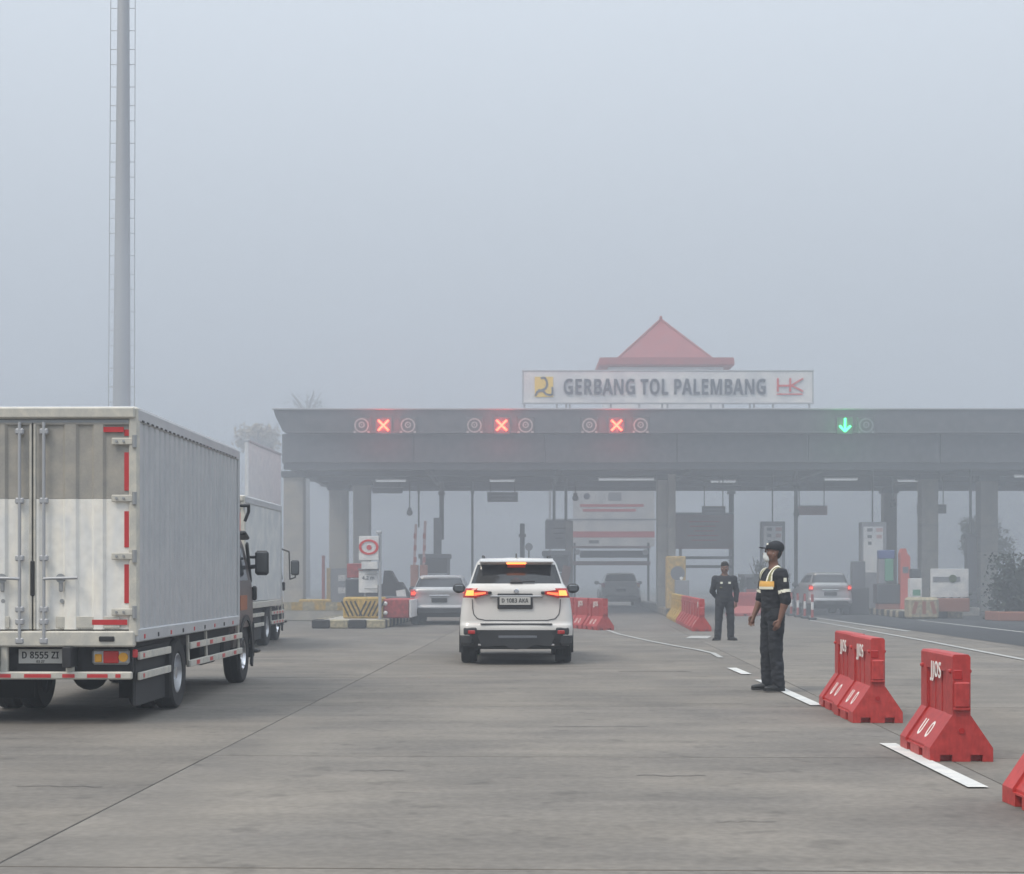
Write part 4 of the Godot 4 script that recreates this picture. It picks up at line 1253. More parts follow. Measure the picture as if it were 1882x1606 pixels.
func suv() -> void:
	var s := car("white_suv", "white sport utility car with lit orange tail lamps, in mid lane", Vector3(0.07, 0, -26.35), 0.0, 1.0, 1.0, M.paint_white, "", "suv")
	# spoiler with the high brake lamp
	var b := MB.new()
	b.prism(PackedVector2Array([Vector2(-0.2, 1.655), Vector2(-0.19, 1.672), Vector2(-0.5, 1.725), Vector2(-0.62, 1.70), Vector2(-0.38, 1.645)]), -0.6, 0.6, Transform3D(Basis(Vector3(0, 0, 1), Vector3(0, 1, 0), Vector3(-1, 0, 0)), Vector3.ZERO))
	put(b, M.paint_white, "spoiler", s)
	var hb := boxp(s, "high_brake_light", M.tail_hot, Vector3(0, 1.642, -0.196), Vector3(0.32, 0.028, 0.03), 0.008)
	boxp(hb, "lens", M.lens_red, Vector3(0, 1.60, -0.30), Vector3(0.3, 0.055, 0.03), 0.008, Basis(Vector3.RIGHT, 0.5))
	lamp_light(s, Vector3(0, 1.6, -0.1), Color(1, 0.3, 0.15), 0.002, 0.05)
	# tail lamps: outer bright unit on the corner and tapering inner unit on the tailgate
	for sx in [-1.0, 1.0]:
		var o := Node3D.new()
		o.name = "tail_lamp"
		s.add_child(o, true)
		var P := func(a: Array) -> Array:
			var r := []
			for q in a:
				r.append(Vector2(q[0] * sx, q[1]))
			return r
		rear_panel(o, "inner_lens", M.lens_red, P.call([[0.42, 1.15], [0.69, 1.075], [0.69, 1.215], [0.46, 1.19]]), -0.06, 0.06, sx * 0.08).position = Vector3(0, 0, 0.06)
		rear_panel(o, "inner_lamp", M.tail_amber, P.call([[0.5, 1.15], [0.68, 1.12], [0.68, 1.165], [0.5, 1.178]]), -0.054, 0.03, sx * 0.08).position = Vector3(0, 0, 0.062)
		boxp(o, "dark_tip", M.black_plastic, Vector3(sx * 0.43, 1.165, -0.045), Vector3(0.06, 0.05, 0.04), 0.012)
		lamp_light(o, Vector3(sx * 0.76, 1.16, 0.25), Color(1, 0.3, 0.12), 0.006, 0.05)
		# bumper recess with reflector
		boxp(s, "reflector_recess", M.black_plastic, Vector3(sx * 0.745, 0.545, -0.05), Vector3(0.22, 0.12, 0.06), 0.02, Basis(Vector3.UP, sx * 0.25))
		boxp(s, "bumper_reflector", M.lens_red, Vector3(sx * 0.72, 0.53, -0.028), Vector3(0.12, 0.06, 0.05), 0.01, Basis(Vector3.UP, sx * 0.25))
		boxp(s, "bumper_cheek", M.black_plastic, Vector3(sx * 0.79, 0.4, -0.12), Vector3(0.2, 0.16, 0.14), 0.03, Basis(Vector3.UP, sx * 0.5))
		boxp(s, "exhaust_tip", M.chrome, Vector3(sx * 0.56, 0.33, -0.08), Vector3(0.12, 0.045, 0.1), 0.012)
	# black diffuser plate rising in the middle, with a lighter slot
	rear_panel(s, "diffuser", M.black_plastic, [Vector2(-0.62, 0.46), Vector2(-0.5, 0.565), Vector2(0.5, 0.565), Vector2(0.62, 0.46), Vector2(0.56, 0.3), Vector2(0.3, 0.33), Vector2(0.16, 0.27), Vector2(-0.02, 0.25), Vector2(-0.2, 0.32), Vector2(-0.56, 0.29)], 0.012, 0.1)
	boxp(s, "diffuser_slot", M.sign_grey, Vector3(0.02, 0.455, 0.014), Vector3(0.62, 0.04, 0.012), 0.004)
	boxp(s, "bumper_step", M.dark_grey, Vector3(0, 0.664, -0.03), Vector3(1.16, 0.018, 0.05), 0.004)
	# tailgate seam: thin groove strips
	b = MB.new()
	for sx in [-1.0, 1.0]:
		var pts := [Vector3(sx * 0.715, 1.06, -0.095), Vector3(sx * 0.708, 0.92, -0.098), Vector3(sx * 0.69, 0.82, -0.09), Vector3(sx * 0.63, 0.748, -0.077), Vector3(sx * 0.5, 0.722, -0.066), Vector3(0, 0.718, -0.05)]
		for i in pts.size() - 1:
			b.tube(pts[i], pts[i + 1], 0.007, 0.007, 6)
	put(b, M.chassis_black, "tailgate_seam", s)
	boxp(s, "garnish", M.steel, Vector3(0, 1.107, -0.052), Vector3(0.86, 0.035, 0.04), 0.01)
	boxp(s, "plate_recess", M.black_plastic, Vector3(-0.02, 1.03, -0.058), Vector3(0.57, 0.25, 0.03), 0.01)
	var pl := boxp(s, "number_plate", M.plate_white, Vector3(-0.02, 1.035, -0.038), Vector3(0.5, 0.13, 0.012), 0.003)
	var t := inst(text_mesh("D 1083 AKA", 0.068, 0.003, 0.43), M.plate_ink, "plate_text", pl)
	t.position = Vector3(-0.02, 1.042, -0.03)
	var badge := MB.new()
	badge.lathe([Vector2(0, -0.01), Vector2(0.042, -0.01), Vector2(0.042, 0.006), Vector2(0.03, 0.012), Vector2(0, 0.012)], 20, Transform3D(Basis(Vector3.RIGHT, PI / 2), Vector3(0, 1.195, -0.05)))
	put(badge, M.chrome, "badge", s)
	b = MB.new()
	b.prism(PackedVector2Array([Vector2(-0.1, 0.0), Vector2(0.1, 0.0), Vector2(0.06, 0.05), Vector2(-0.06, 0.05)]), 0.0, 0.05, Transform3D(Basis(Vector3.RIGHT, -0.5), Vector3(0, 1.315, -0.15)))
	put(b, M.black_plastic, "wiper_mount", s)
	b = MB.new()
	b.tube(Vector3(0, 1.345, -0.12), Vector3(0.3, 1.35, -0.135), 0.011)
	put(b, M.black_plastic, "wiper_arm", s)
	b = MB.new()
	b.prism(PackedVector2Array([Vector2(-0.1, 0), Vector2(0.07, 0), Vector2(0.05, 0.03), Vector2(0.0, 0.075), Vector2(-0.03, 0.075)]), -0.012, 0.012, Transform3D(Basis(Vector3.UP, PI / 2), Vector3(0, 1.735, -0.68)))
	put(b, M.black_plastic, "roof_antenna", s)

func plain_cars() -> void:
	var L := [["silver_car", "silver car with one lit brake lamp stopping behind the red striped block", Vector3(-2.12, 0, -47.6), 0.97, 0.84, "paint_silver"], ["white_car", "dim white car under the canopy below the large banner", Vector3(4.95, 0, -74.2), 1.0, 0.9, "paint_white"], ["silver_car", "pale car with lit tail lamps in the lane before the red machines", Vector3(11.56, 0, -59.2), 0.88, 0.9, "paint_silver"]]
	for q in L:
		var s := car(q[0], q[1], q[2], -1.0, q[3], q[4], M[q[5]], "cars at the toll gates", "plain")
		for sx in [-1.0, 1.0]:
			var o := boxp(s, "tail_lamp", M.lens_red, Vector3(sx * 0.8 * q[3], 1.1 * q[4], -0.13), Vector3(0.16, 0.22, 0.12), 0.03, Basis(Vector3.UP, sx * 0.5))
			var lit := boxp(o, "lamp", M.tail_red, Vector3(sx * 0.79 * q[3], 1.1 * q[4], -0.085), Vector3(0.13, 0.1, 0.06), 0.02, Basis(Vector3.UP, sx * 0.5))
			if q[5] == "paint_white":
				lit.material_override = M.lens_amber if sx > 0 else M.lens_red
			else:
				lamp_light(s, Vector3(sx * 0.8, 1.1 * q[4], 0.12), Color(1, 0.15, 0.1), 0.02, 0.05)
		boxp(s, "number_plate", M.plate_ink, Vector3(0, 0.86 * q[4], -0.05), Vector3(0.46, 0.13, 0.03), 0.004)
		boxp(s, "bumper_lip", M.black_plastic, Vector3(0, 0.5 * q[4], 0.0), Vector3(1.3 * q[3], 0.16, 0.04), 0.02)
		boxp(s, "garnish", M.chrome, Vector3(0, 1.02 * q[4], -0.055), Vector3(0.6, 0.03, 0.03), 0.006)

# ---------------------------------------------------------------- box trucks
func corrugated(x: float, z0: float, z1: float, y0: float, y1: float, pitch: float, depth: float, out: float) -> MB:
	# vertical ribs on a side wall at constant x
	var b := MB.new()
	var n := int(absf(z1 - z0) / pitch)
	for i in n:
		var za := lerpf(z0, z1, float(i) / n)
		var zb := lerpf(z0, z1, (i + 1.0) / n)
		var cuts := [0.0, 0.1, 0.62, 0.72, 1.0]
		var offs := [0.0, depth, depth, 0.0, 0.0]
		for k in 4:
			var p := Vector2(x + offs[k] * out, lerpf(za, zb, cuts[k]))
			var q := Vector2(x + offs[k + 1] * out, lerpf(za, zb, cuts[k + 1]))
			b.face([Vector3(p.x, y0, p.y), Vector3(q.x, y0, q.y), Vector3(q.x, y1, q.y), Vector3(p.x, y1, p.y)], Vector3(out, 0, 0))
	return b

func door_skin(x0: float, x1: float, y0: float, y1: float, z: float) -> MB:
	var b := MB.new()
	var w := x1 - x0
	var cuts := [0.0, 0.05, 0.08, 0.3, 0.33, 0.44, 0.47, 0.6, 0.63, 0.72, 0.75, 1.0]
	var offs := [0.014, 0.014, 0.0, 0.0, 0.026, 0.026, 0.0, 0.0, 0.026, 0.026, 0.0, 0.0]
	for k in cuts.size() - 1:
		var p := Vector3(x0 + cuts[k] * w, 0, z + offs[k])
		var q := Vector3(x0 + cuts[k + 1] * w, 0, z + offs[k + 1])
		b.face([p + Vector3(0, y0, 0), q + Vector3(0, y0, 0), q + Vector3(0, y1, 0), p + Vector3(0, y1, 0)], Vector3(0, 0, 1))
	b.face([Vector3(x0, y0, z), Vector3(x1, y0, z), Vector3(x1, y0, z - 0.04), Vector3(x0, y0, z - 0.04)], Vector3.DOWN)
	return b

func tape(parent: Node, m: Material, c: Vector3, s: Vector3) -> void:
	boxp(parent, "reflective_tape", m, c, s)

func box_truck(which: int) -> void:
	var s: Node3D
	var len := 5.37
	var wy0 := 0.866
	var top := 3.066
	var W := 1.016
	var cw := 0.93
	var ra := -2.05
	var fa := -6.35
	if which == 1:
		s = thing("box_truck", "large box truck with silver corrugated side and white rear doors, nearest vehicle", "truck", Vector3(-4.642, 0, -15.8), -0.9, "box trucks")
	else:
		s = thing("box_truck", "smaller white box truck waiting beyond the silver sided truck", "truck", Vector3(-6.06, 0, -30.9), -0.9, "box trucks")
		len = 4.4
		top = 2.95
		cw = 0.76
		W = 1.0
		ra = -2.85
		fa = -5.6
	var silver: Material = M.box_silver if which == 1 else M.box_white
	# cargo box: core, side skins, rails, roof
	var box := Node3D.new()
	box.name = "cargo_box"
	s.add_child(box)
	boxp(box, "core", silver, Vector3(0, (wy0 + top) / 2 + 0.03, -len / 2 - 0.02), Vector3(W * 2 - 0.05, top - wy0 - 0.1, len - 0.1))
	boxp(box, "roof_panel", silver, Vector3(0, top + 0.004, -len / 2), Vector3(W * 2 - 0.02, 0.03, len - 0.02), 0.008)
	for sx in [-1.0, 1.0]:
		if which == 1:
			put(corrugated(sx * (W - 0.02), -0.09, -len + 0.05, wy0 + 0.06, top - 0.13, 0.22, 0.02, sx), silver, "side_wall", box)
		else:
			boxp(box, "side_wall", silver, Vector3(sx * (W - 0.012), (wy0 + top) / 2, -len / 2), Vector3(0.02, top - wy0 - 0.16, len - 0.1))
		boxp(box, "top_rail", M.box_silver, Vector3(sx * (W - 0.01), top - 0.065, -len / 2), Vector3(0.045, 0.13, len - 0.02), 0.012)
		boxp(box, "bottom_rail", M.box_silver if which == 1 else M.frame_cream, Vector3(sx * (W - 0.01), wy0 + 0.0, -len / 2), Vector3(0.05, 0.13, len - 0.02), 0.012)
		boxp(box, "front_post", M.box_silver, Vector3(sx * (W - 0.015), (wy0 + top) / 2, -len + 0.02), Vector3(0.06, top - wy0, 0.07), 0.012)
		boxp(box, "rear_post", M.frame_cream, Vector3(sx * (W - 0.035), (wy0 + top) / 2, -0.045), Vector3(0.09, top - wy0 + 0.02, 0.1), 0.015)
		if which == 1:
			for i in 26:
				boxp(box, "rail_slot", M.chassis_black, Vector3(sx * (W + 0.0135), top - 0.112, -0.2 - i * 0.195), Vector3(0.004, 0.018, 0.09))
			for i in 9:
				boxp(box, "side_reflector", M.tape_red if i % 2 == 0 else M.chassis_black, Vector3(sx * (W + 0.016), wy0 - 0.015, -0.25 - i * 0.58), Vector3(0.01, 0.045, 0.05), 0.004)
	# rear frame
	boxp(box, "rear_header", M.frame_cream, Vector3(0, top - 0.045, -0.02), Vector3(W * 2 - 0.03, 0.11, 0.1), 0.015)
	boxp(box, "header_gutter", M.steel, Vector3(0, top - 0.125, -0.05), Vector3(W * 2 - 0.1, 0.05, 0.06), 0.008)
	boxp(box, "rear_sill", M.frame_cream, Vector3(0, 0.834, -0.02), Vector3(W * 2 - 0.04, 0.155, 0.09), 0.015)
	# the two doors
	var dt := top - 0.155
	var db := 0.925
	var split := 2.19
	for sx in [-1.0, 1.0]:
		var d := Node3D.new()
		d.name = "rear_door"
		box.add_child(d, true)
		var a := 0.008 if sx > 0 else -0.945
		var e := 0.945 if sx > 0 else -0.008
		put(door_skin(a, e, db, split, -0.03), M.door_white, "lower_panel", d)
		put(door_skin(a, e, split + 0.003, dt, -0.03), M.door_reflection_taupe, "upper_panel", d)  # upper door half darkened by colour to stand for a reflection
		boxp(d, "door_edge", M.frame_cream, Vector3(sx * 0.02, (db + dt) / 2, -0.02), Vector3(0.025, dt - db, 0.03), 0.006)
		boxp(d, "top_edge", M.door_reflection_taupe, Vector3((a + e) / 2, dt + 0.008, -0.03), Vector3(e - a, 0.02, 0.04))
		boxp(d, "kick_strip", M.frame_cream, Vector3((a + e) / 2 + sx * 0.06, db + 0.07, -0.013), Vector3(0.62, 0.11, 0.012), 0.003)
		# locking rod, guides, handle
		var rod := tubep(d, "lock_rod", M.galvanised, Vector3(sx * 0.118, 0.8, 0.022), Vector3(sx * 0.118, dt + 0.02, 0.022), 0.016, 10)
		for yy in [0.815, 1.0, 1.12, 1.615, 2.17, 2.84]:
			boxp(rod, "rod_guide", M.galvanised, Vector3(sx * 0.118, yy, 0.014), Vector3(0.085, 0.06, 0.045), 0.012)
		var hd := MB.new()
		hd.path([Vector3(sx * 0.118, 1.415, 0.03), Vector3(sx * 0.2, 1.42, 0.05), Vector3(sx * 0.45, 1.425, 0.045)], 0.015)
		var ho := put(hd, M.galvanised, "handle", d)
		put_disc(ho, "handle_catch", M.steel, Vector3(sx * 0.285, 1.42, 0.03), 0.045)
		boxp(ho, "padlock_hasp", M.steel, Vector3(sx * 0.285, 1.34, 0.02), Vector3(0.04, 0.1, 0.03), 0.01)
		put_disc(ho, "door_bolt", M.steel, Vector3(sx * 0.285, 1.2, -0.012), 0.02)
		# hinges
		for yy in [2.745, 2.194, 1.634, 1.094]:
			var hn := boxp(d, "hinge", M.frame_cream, Vector3(sx * 0.875, yy, 0.002), Vector3(0.21, 0.068, 0.02), 0.008)
			hn.name = "hinge"
			tubep(hn, "hinge_pin", M.steel, Vector3(sx * 0.995, yy - 0.06, 0.012), Vector3(sx * 0.995, yy + 0.06, 0.012), 0.022)
			for k in 2:
				put_disc(hn, "hinge_bolt", M.steel, Vector3(sx * (0.82 + 0.07 * k), yy, 0.014), 0.012)
		# red reflective tape along the outer edge
		for q in [[2.86, 2.8], [2.64, 2.27], [2.07, 1.72], [1.555, 1.18]]:
			tape(d, M.tape_red, Vector3(sx * 0.915, (q[0] + q[1]) / 2, -0.026), Vector3(0.055, q[0] - q[1], 0.006))
		tape(d, M.tape_red, Vector3(sx * 0.76, 2.86, -0.012), Vector3(0.25, 0.05, 0.006))
		tape(d, M.tape_red, Vector3(sx * 0.75, 0.995, -0.006), Vector3(0.34, 0.05, 0.006))
		boxp(box, "sill_lamp", M.chassis_black, Vector3(sx * 0.73, 0.835, 0.03), Vector3(0.15, 0.05, 0.02), 0.008)
	boxp(box, "centre_seal", M.rubber, Vector3(0, (db + dt) / 2, -0.03), Vector3(0.018, dt - db, 0.02))
	boxp(box, "keeper_box", M.chassis_black, Vector3(0.0, 1.42, -0.012), Vector3(0.045, 0.34, 0.03), 0.008)
	# chassis
	var ch := Node3D.new()
	ch.name = "chassis"
	s.add_child(ch)
	for sx in [-1.0, 1.0]:
		boxp(ch, "frame_rail", M.chassis_black, Vector3(sx * 0.36, 0.66, fa / 2 - 0.1), Vector3(0.09, 0.2, -fa + 0.4), 0.01)
		boxp(ch, "box_bearer", M.chassis_black, Vector3(sx * 0.7, 0.77, -len / 2), Vector3(0.1, 0.1, len - 0.2), 0.01)
	boxp(ch, "underbody", M.chassis_black, Vector3(0, 0.72, -len / 2), Vector3(W * 2 - 0.2, 0.12, len - 0.3))
	boxp(ch, "tail_panel", M.chassis_black, Vector3(0, 0.63, -0.16), Vector3(W * 2 - 0.14, 0.28, 0.06), 0.01)
	var ax := MB.new()
	ax.tube(Vector3(-0.8, 0.385, ra), Vector3(0.8, 0.385, ra), 0.06)
	ax.ball(Vector3(0, 0.385, ra), Vector3(0.2, 0.19, 0.2))
	put(ax, M.chassis_black, "rear_axle", ch)
	boxp(ch, "fuel_tank", M.chassis_black, Vector3(0.72, 0.55, (ra + fa) / 2), Vector3(0.42, 0.36, 0.9), 0.08)
	boxp(ch, "battery_box", M.chassis_black, Vector3(0.7, 0.58, (ra + fa) / 2 - 1.0), Vector3(0.4, 0.3, 0.5), 0.03)
	boxp(ch, "spare_wheel_carrier", M.chassis_black, Vector3(-0.7, 0.55, (ra + fa) / 2), Vector3(0.42, 0.36, 0.9), 0.08)
	# rear bumper bar
	var bm := boxp(ch, "rear_bumper", M.frame_cream, Vector3(0, 0.48, 0.0), Vector3(1.94, 0.075, 0.06), 0.012)
	for q in [[-0.85, 0.12], [-0.62, 0.26], [-0.28, 0.16], [0.06, 0.26], [0.36, 0.12], [0.64, 0.2], [0.84, 0.05]]:
		tape(bm, M.tape_red, Vector3(q[0], 0.478, 0.0315), Vector3(q[1], 0.035, 0.004))
	for sx in [-0.28, 0.36]:
		boxp(bm, "bumper_upright", M.frame_cream, Vector3(sx, 0.64, -0.03), Vector3(0.075, 0.26, 0.06), 0.01)
	# tail lamps, plate
	for sx in [-1.0, 1.0]:
		var tl := boxp(ch, "tail_lamp", M.steel, Vector3(sx * 0.74, 0.655, -0.095), Vector3(0.36, 0.15, 0.07), 0.02)
		boxp(tl, "lens", M.lens_red, Vector3(sx * 0.75, 0.655, -0.058), Vector3(0.15, 0.12, 0.02), 0.008)
		boxp(tl, "lens", M.lens_amber, Vector3(sx * 0.625, 0.645, -0.058), Vector3(0.07, 0.08, 0.02), 0.008)
		put_disc(tl, "lens", M.lens_amber, Vector3(sx * 0.87, 0.655, -0.055), 0.045)
		boxp(ch, "corner_reflector", M.tape_red, Vector3(sx * 0.985, 0.69, -0.06), Vector3(0.05, 0.08, 0.03), 0.01)
		boxp(ch, "mud_flap", M.rubber, Vector3(sx * 0.72, 0.4, ra + 0.52), Vector3(0.54, 0.5, 0.02))
		boxp(ch, "mudguard", M.chassis_black, Vector3(sx * 0.74, 0.8, ra), Vector3(0.54, 0.03, 1.0), 0.01)
	var pl := boxp(ch, "number_plate", M.plate_white, Vector3(0.045, 0.66, -0.118), Vector3(0.43, 0.14, 0.012), 0.003)
	var t := inst(text_mesh("D 8555 ZI", 0.07, 0.003, 0.36), M.plate_ink, "plate_text", pl)
	t.position = Vector3(0.045, 0.672, -0.11)
	var t2 := inst(text_mesh("03 27", 0.024, 0.003), M.plate_ink, "plate_text", pl)
	t2.position = Vector3(0.045, 0.61, -0.11)
	# side guards
	for sx in [-1.0, 1.0]:
		var zf := fa + 0.62
		for yy in [0.66, 0.46]:
			var g := boxp(ch, "side_guard", M.frame_cream, Vector3(sx * (W - 0.03), yy, (ra - 0.48 + zf) / 2), Vector3(0.03, 0.075, absf(zf - (ra - 0.48))), 0.006)
			for k in 4:
				var zz := lerpf(ra - 0.55, zf + 0.1, (k + 0.3) / 4.0)
				tape(g, M.tape_red, Vector3(sx * (W - 0.0135), yy, zz - 0.1), Vector3(0.004, 0.045, 0.16))
			var g2 := boxp(ch, "side_guard", M.frame_cream, Vector3(sx * (W - 0.03), yy + 0.0, (-0.2 + ra + 0.5) / 2), Vector3(0.03, 0.075, absf(ra + 0.7)), 0.006)
			tape(g2, M.tape_red, Vector3(sx * (W - 0.0135), yy, -0.35), Vector3(0.004, 0.04, 0.05))
		for zz in [ra - 0.5, ra - 1.5, zf + 0.1]:
			boxp(ch, "guard_hanger", M.frame_cream, Vector3(sx * (W - 0.055), 0.63, zz), Vector3(0.03, 0.42, 0.045), 0.006, Basis(Vector3.RIGHT, 0.12))
		boxp(ch, "side_skirt", M.chassis_black, Vector3(sx * (W - 0.09), 0.45, (-0.25 + ra + 0.45) / 2), Vector3(0.03, 0.58, absf(ra + 0.7)), 0.006)
	# wheels
	var r := 0.385
	for sx in [-1.0, 1.0]:
		wheel(s, Vector3(sx * 0.86, r, ra), r, 0.22, sx, M.rim_silver, true)
		wheel(s, Vector3(sx * 0.59, r, ra), r, 0.22, sx, M.rim_silver, true)
		wheel(s, Vector3(sx * (cw - 0.13), r, fa), r, 0.22, sx, M.chrome, true)
	cab(s, cw, -len - 0.1, fa, which)

func cab(s: Node3D, cw: float, zr: float, fa: float, which: int) -> void:
	var o := Node3D.new()
	o.name = "cab"
	s.add_child(o)
	var paint: Material = M.cab_maroon if which == 1 else M.paint_white
	var zf := fa - 0.78
	var lev := []
	for l in [[0.42, 0.95, 0.06, 0.1], [0.5, 0.98, 0.0, 0.02], [0.75, 1.0, 0.0, 0.0], [1.0, 1.0, 0.0, 0.0], [1.2, 1.0, 0.0, 0.03], [1.34, 0.99, 0.0, 0.06], [1.38, 0.985, 0.0, 0.09], [1.6, 0.965, 0.0, 0.22], [1.82, 0.935, 0.0, 0.36], [1.9, 0.92, 0.01, 0.42], [1.99, 0.88, 0.03, 0.52], [2.05, 0.78, 0.1, 0.66], [2.075, 0.62, 0.22, 0.85]]:
		lev.append([l[0], cw * l[1], zr - l[2], zf + l[3], 0.1, 0.22, 0.0])
	var sort := func(i: int, j: int, c: Vector3) -> String:
		if j >= 13 and j < 56 and Vector2(c.y - 0.385, c.z - fa).length() < 0.47:
			return ""
		if i >= 6 and i < 8:
			if j >= 20 and j < 50:
				return "side_window" + ("_right" if c.x > 0 else "_left")
			if j >= 57:
				return "windshield"
		if i < 1:
			return "sill"
		if i >= 9:
			return "roof"
		return (("window_header" if i >= 7 else "door_panel") + ("_right" if c.x > 0 else "_left")) if j >= 20 and j < 50 else "shell"
	car_shell(o, lev, sort, {"body": paint, "shell": paint, "roof": paint, "side_window": M.tinted_glass if which == 2 else M.mirror_glass, "windshield": M.tinted_glass, "sill": M.chassis_black})
	boxp(o, "wheel_well", M.chassis_black, Vector3(0, 0.7, fa), Vector3(cw * 2 - 0.1, 0.5, 0.95))
	for sx in [-1.0, 1.0]:
		if which == 1:
			boxp(o, "orange_stripe", M.cab_orange, Vector3(sx * (cw + 0.001), 1.08, (zr + zf) / 2 + 0.1), Vector3(0.01, 0.2, 0.5), 0.003)
		boxp(o, "a_pillar_trim", M.black_plastic, Vector3(sx * cw * 0.965, 1.62, zf + 0.36), Vector3(0.04, 0.62, 0.08), 0.015, Basis(Vector3.RIGHT, 0.5))
		arch(o, Vector3(sx * cw, 0.385, fa), 0.46, 0.07, M.black_plastic)
		boxp(o, "step", M.black_plastic, Vector3(sx * (cw - 0.02), 0.4, fa - 0.62), Vector3(0.2, 0.05, 0.22), 0.015)
		boxp(o, "front_mudguard", M.black_plastic, Vector3(sx * (cw - 0.03), 0.56, fa - 0.56), Vector3(0.1, 0.5, 0.06), 0.02)
		boxp(o, "door_handle", M.black_plastic, Vector3(sx * (cw + 0.015), 1.22, zr - 0.25), Vector3(0.03, 0.04, 0.14), 0.012)
		boxp(o, "turn_lamp", M.black_plastic, Vector3(sx * (cw + 0.01), 1.2, zf + 0.14), Vector3(0.06, 0.2, 0.12), 0.02)
		# mirror on its arm
		var zz := zf + 0.32
		var mx: float = sx * (cw + (0.15 if which == 1 else 0.3))
		var mb := MB.new()
		if which == 1:
			mb.path([Vector3(sx * (cw - 0.06), 1.56, zz), Vector3(mx, 1.58, zz + 0.02)], 0.03)
			mb.path([Vector3(sx * (cw - 0.06), 1.7, zz), Vector3(mx, 1.7, zz + 0.02)], 0.02)
		else:
			mb.path([Vector3(sx * (cw - 0.02), 2.05, zz), Vector3(sx * (cw + 0.16), 1.98, zz), Vector3(sx * (cw + 0.18), 1.36, zz), Vector3(mx, 1.4, zz), Vector3(mx, 1.75, zz)], 0.016)
		var arm := put(mb, M.black_plastic, "mirror_arm", o)
		var mh := boxp(arm, "mirror", M.black_plastic, Vector3(mx, 1.62, zz + 0.03), Vector3(0.19, 0.34, 0.07), 0.035)
		mh.name = "mirror"
		boxp(arm, "mirror_glass", M.mirror_glass, Vector3(mx, 1.63, zz + 0.067), Vector3(0.14, 0.27, 0.008), 0.003)
	if which == 1:
		# black bracket reaching out above the cab roof, and a roof visor
		var br := MB.new()
		br.path([Vector3(0.55, 2.36, zr - 0.25), Vector3(cw + 0.1, 2.38, zr - 0.55), Vector3(cw + 0.09, 2.3, zr - 0.6), Vector3(cw + 0.04, 2.17, zr - 0.6)], 0.022)
		br.tube(Vector3(0.55, 2.0, zr - 0.25), Vector3(0.55, 2.37, zr - 0.25), 0.025)
		put(br, M.black_plastic, "roof_bracket", o)
		boxp(o, "visor", M.black_plastic, Vector3(0, 2.0, zf + 0.4), Vector3(cw * 1.92, 0.06, 0.3), 0.02, Basis(Vector3.RIGHT, -0.25))
	boxp(o, "front_bumper", M.black_plastic, Vector3(0, 0.48, zf + 0.05), Vector3(cw * 1.9, 0.24, 0.2), 0.04)
	boxp(o, "grille", M.chassis_black, Vector3(0, 0.95, zf - 0.01), Vector3(1.2, 0.25, 0.06), 0.02)
	for sx in [-1.0, 1.0]:
		boxp(o, "headlight", M.mirror_glass, Vector3(sx * (cw - 0.25), 0.72, zf + 0.01), Vector3(0.3, 0.16, 0.08), 0.03)

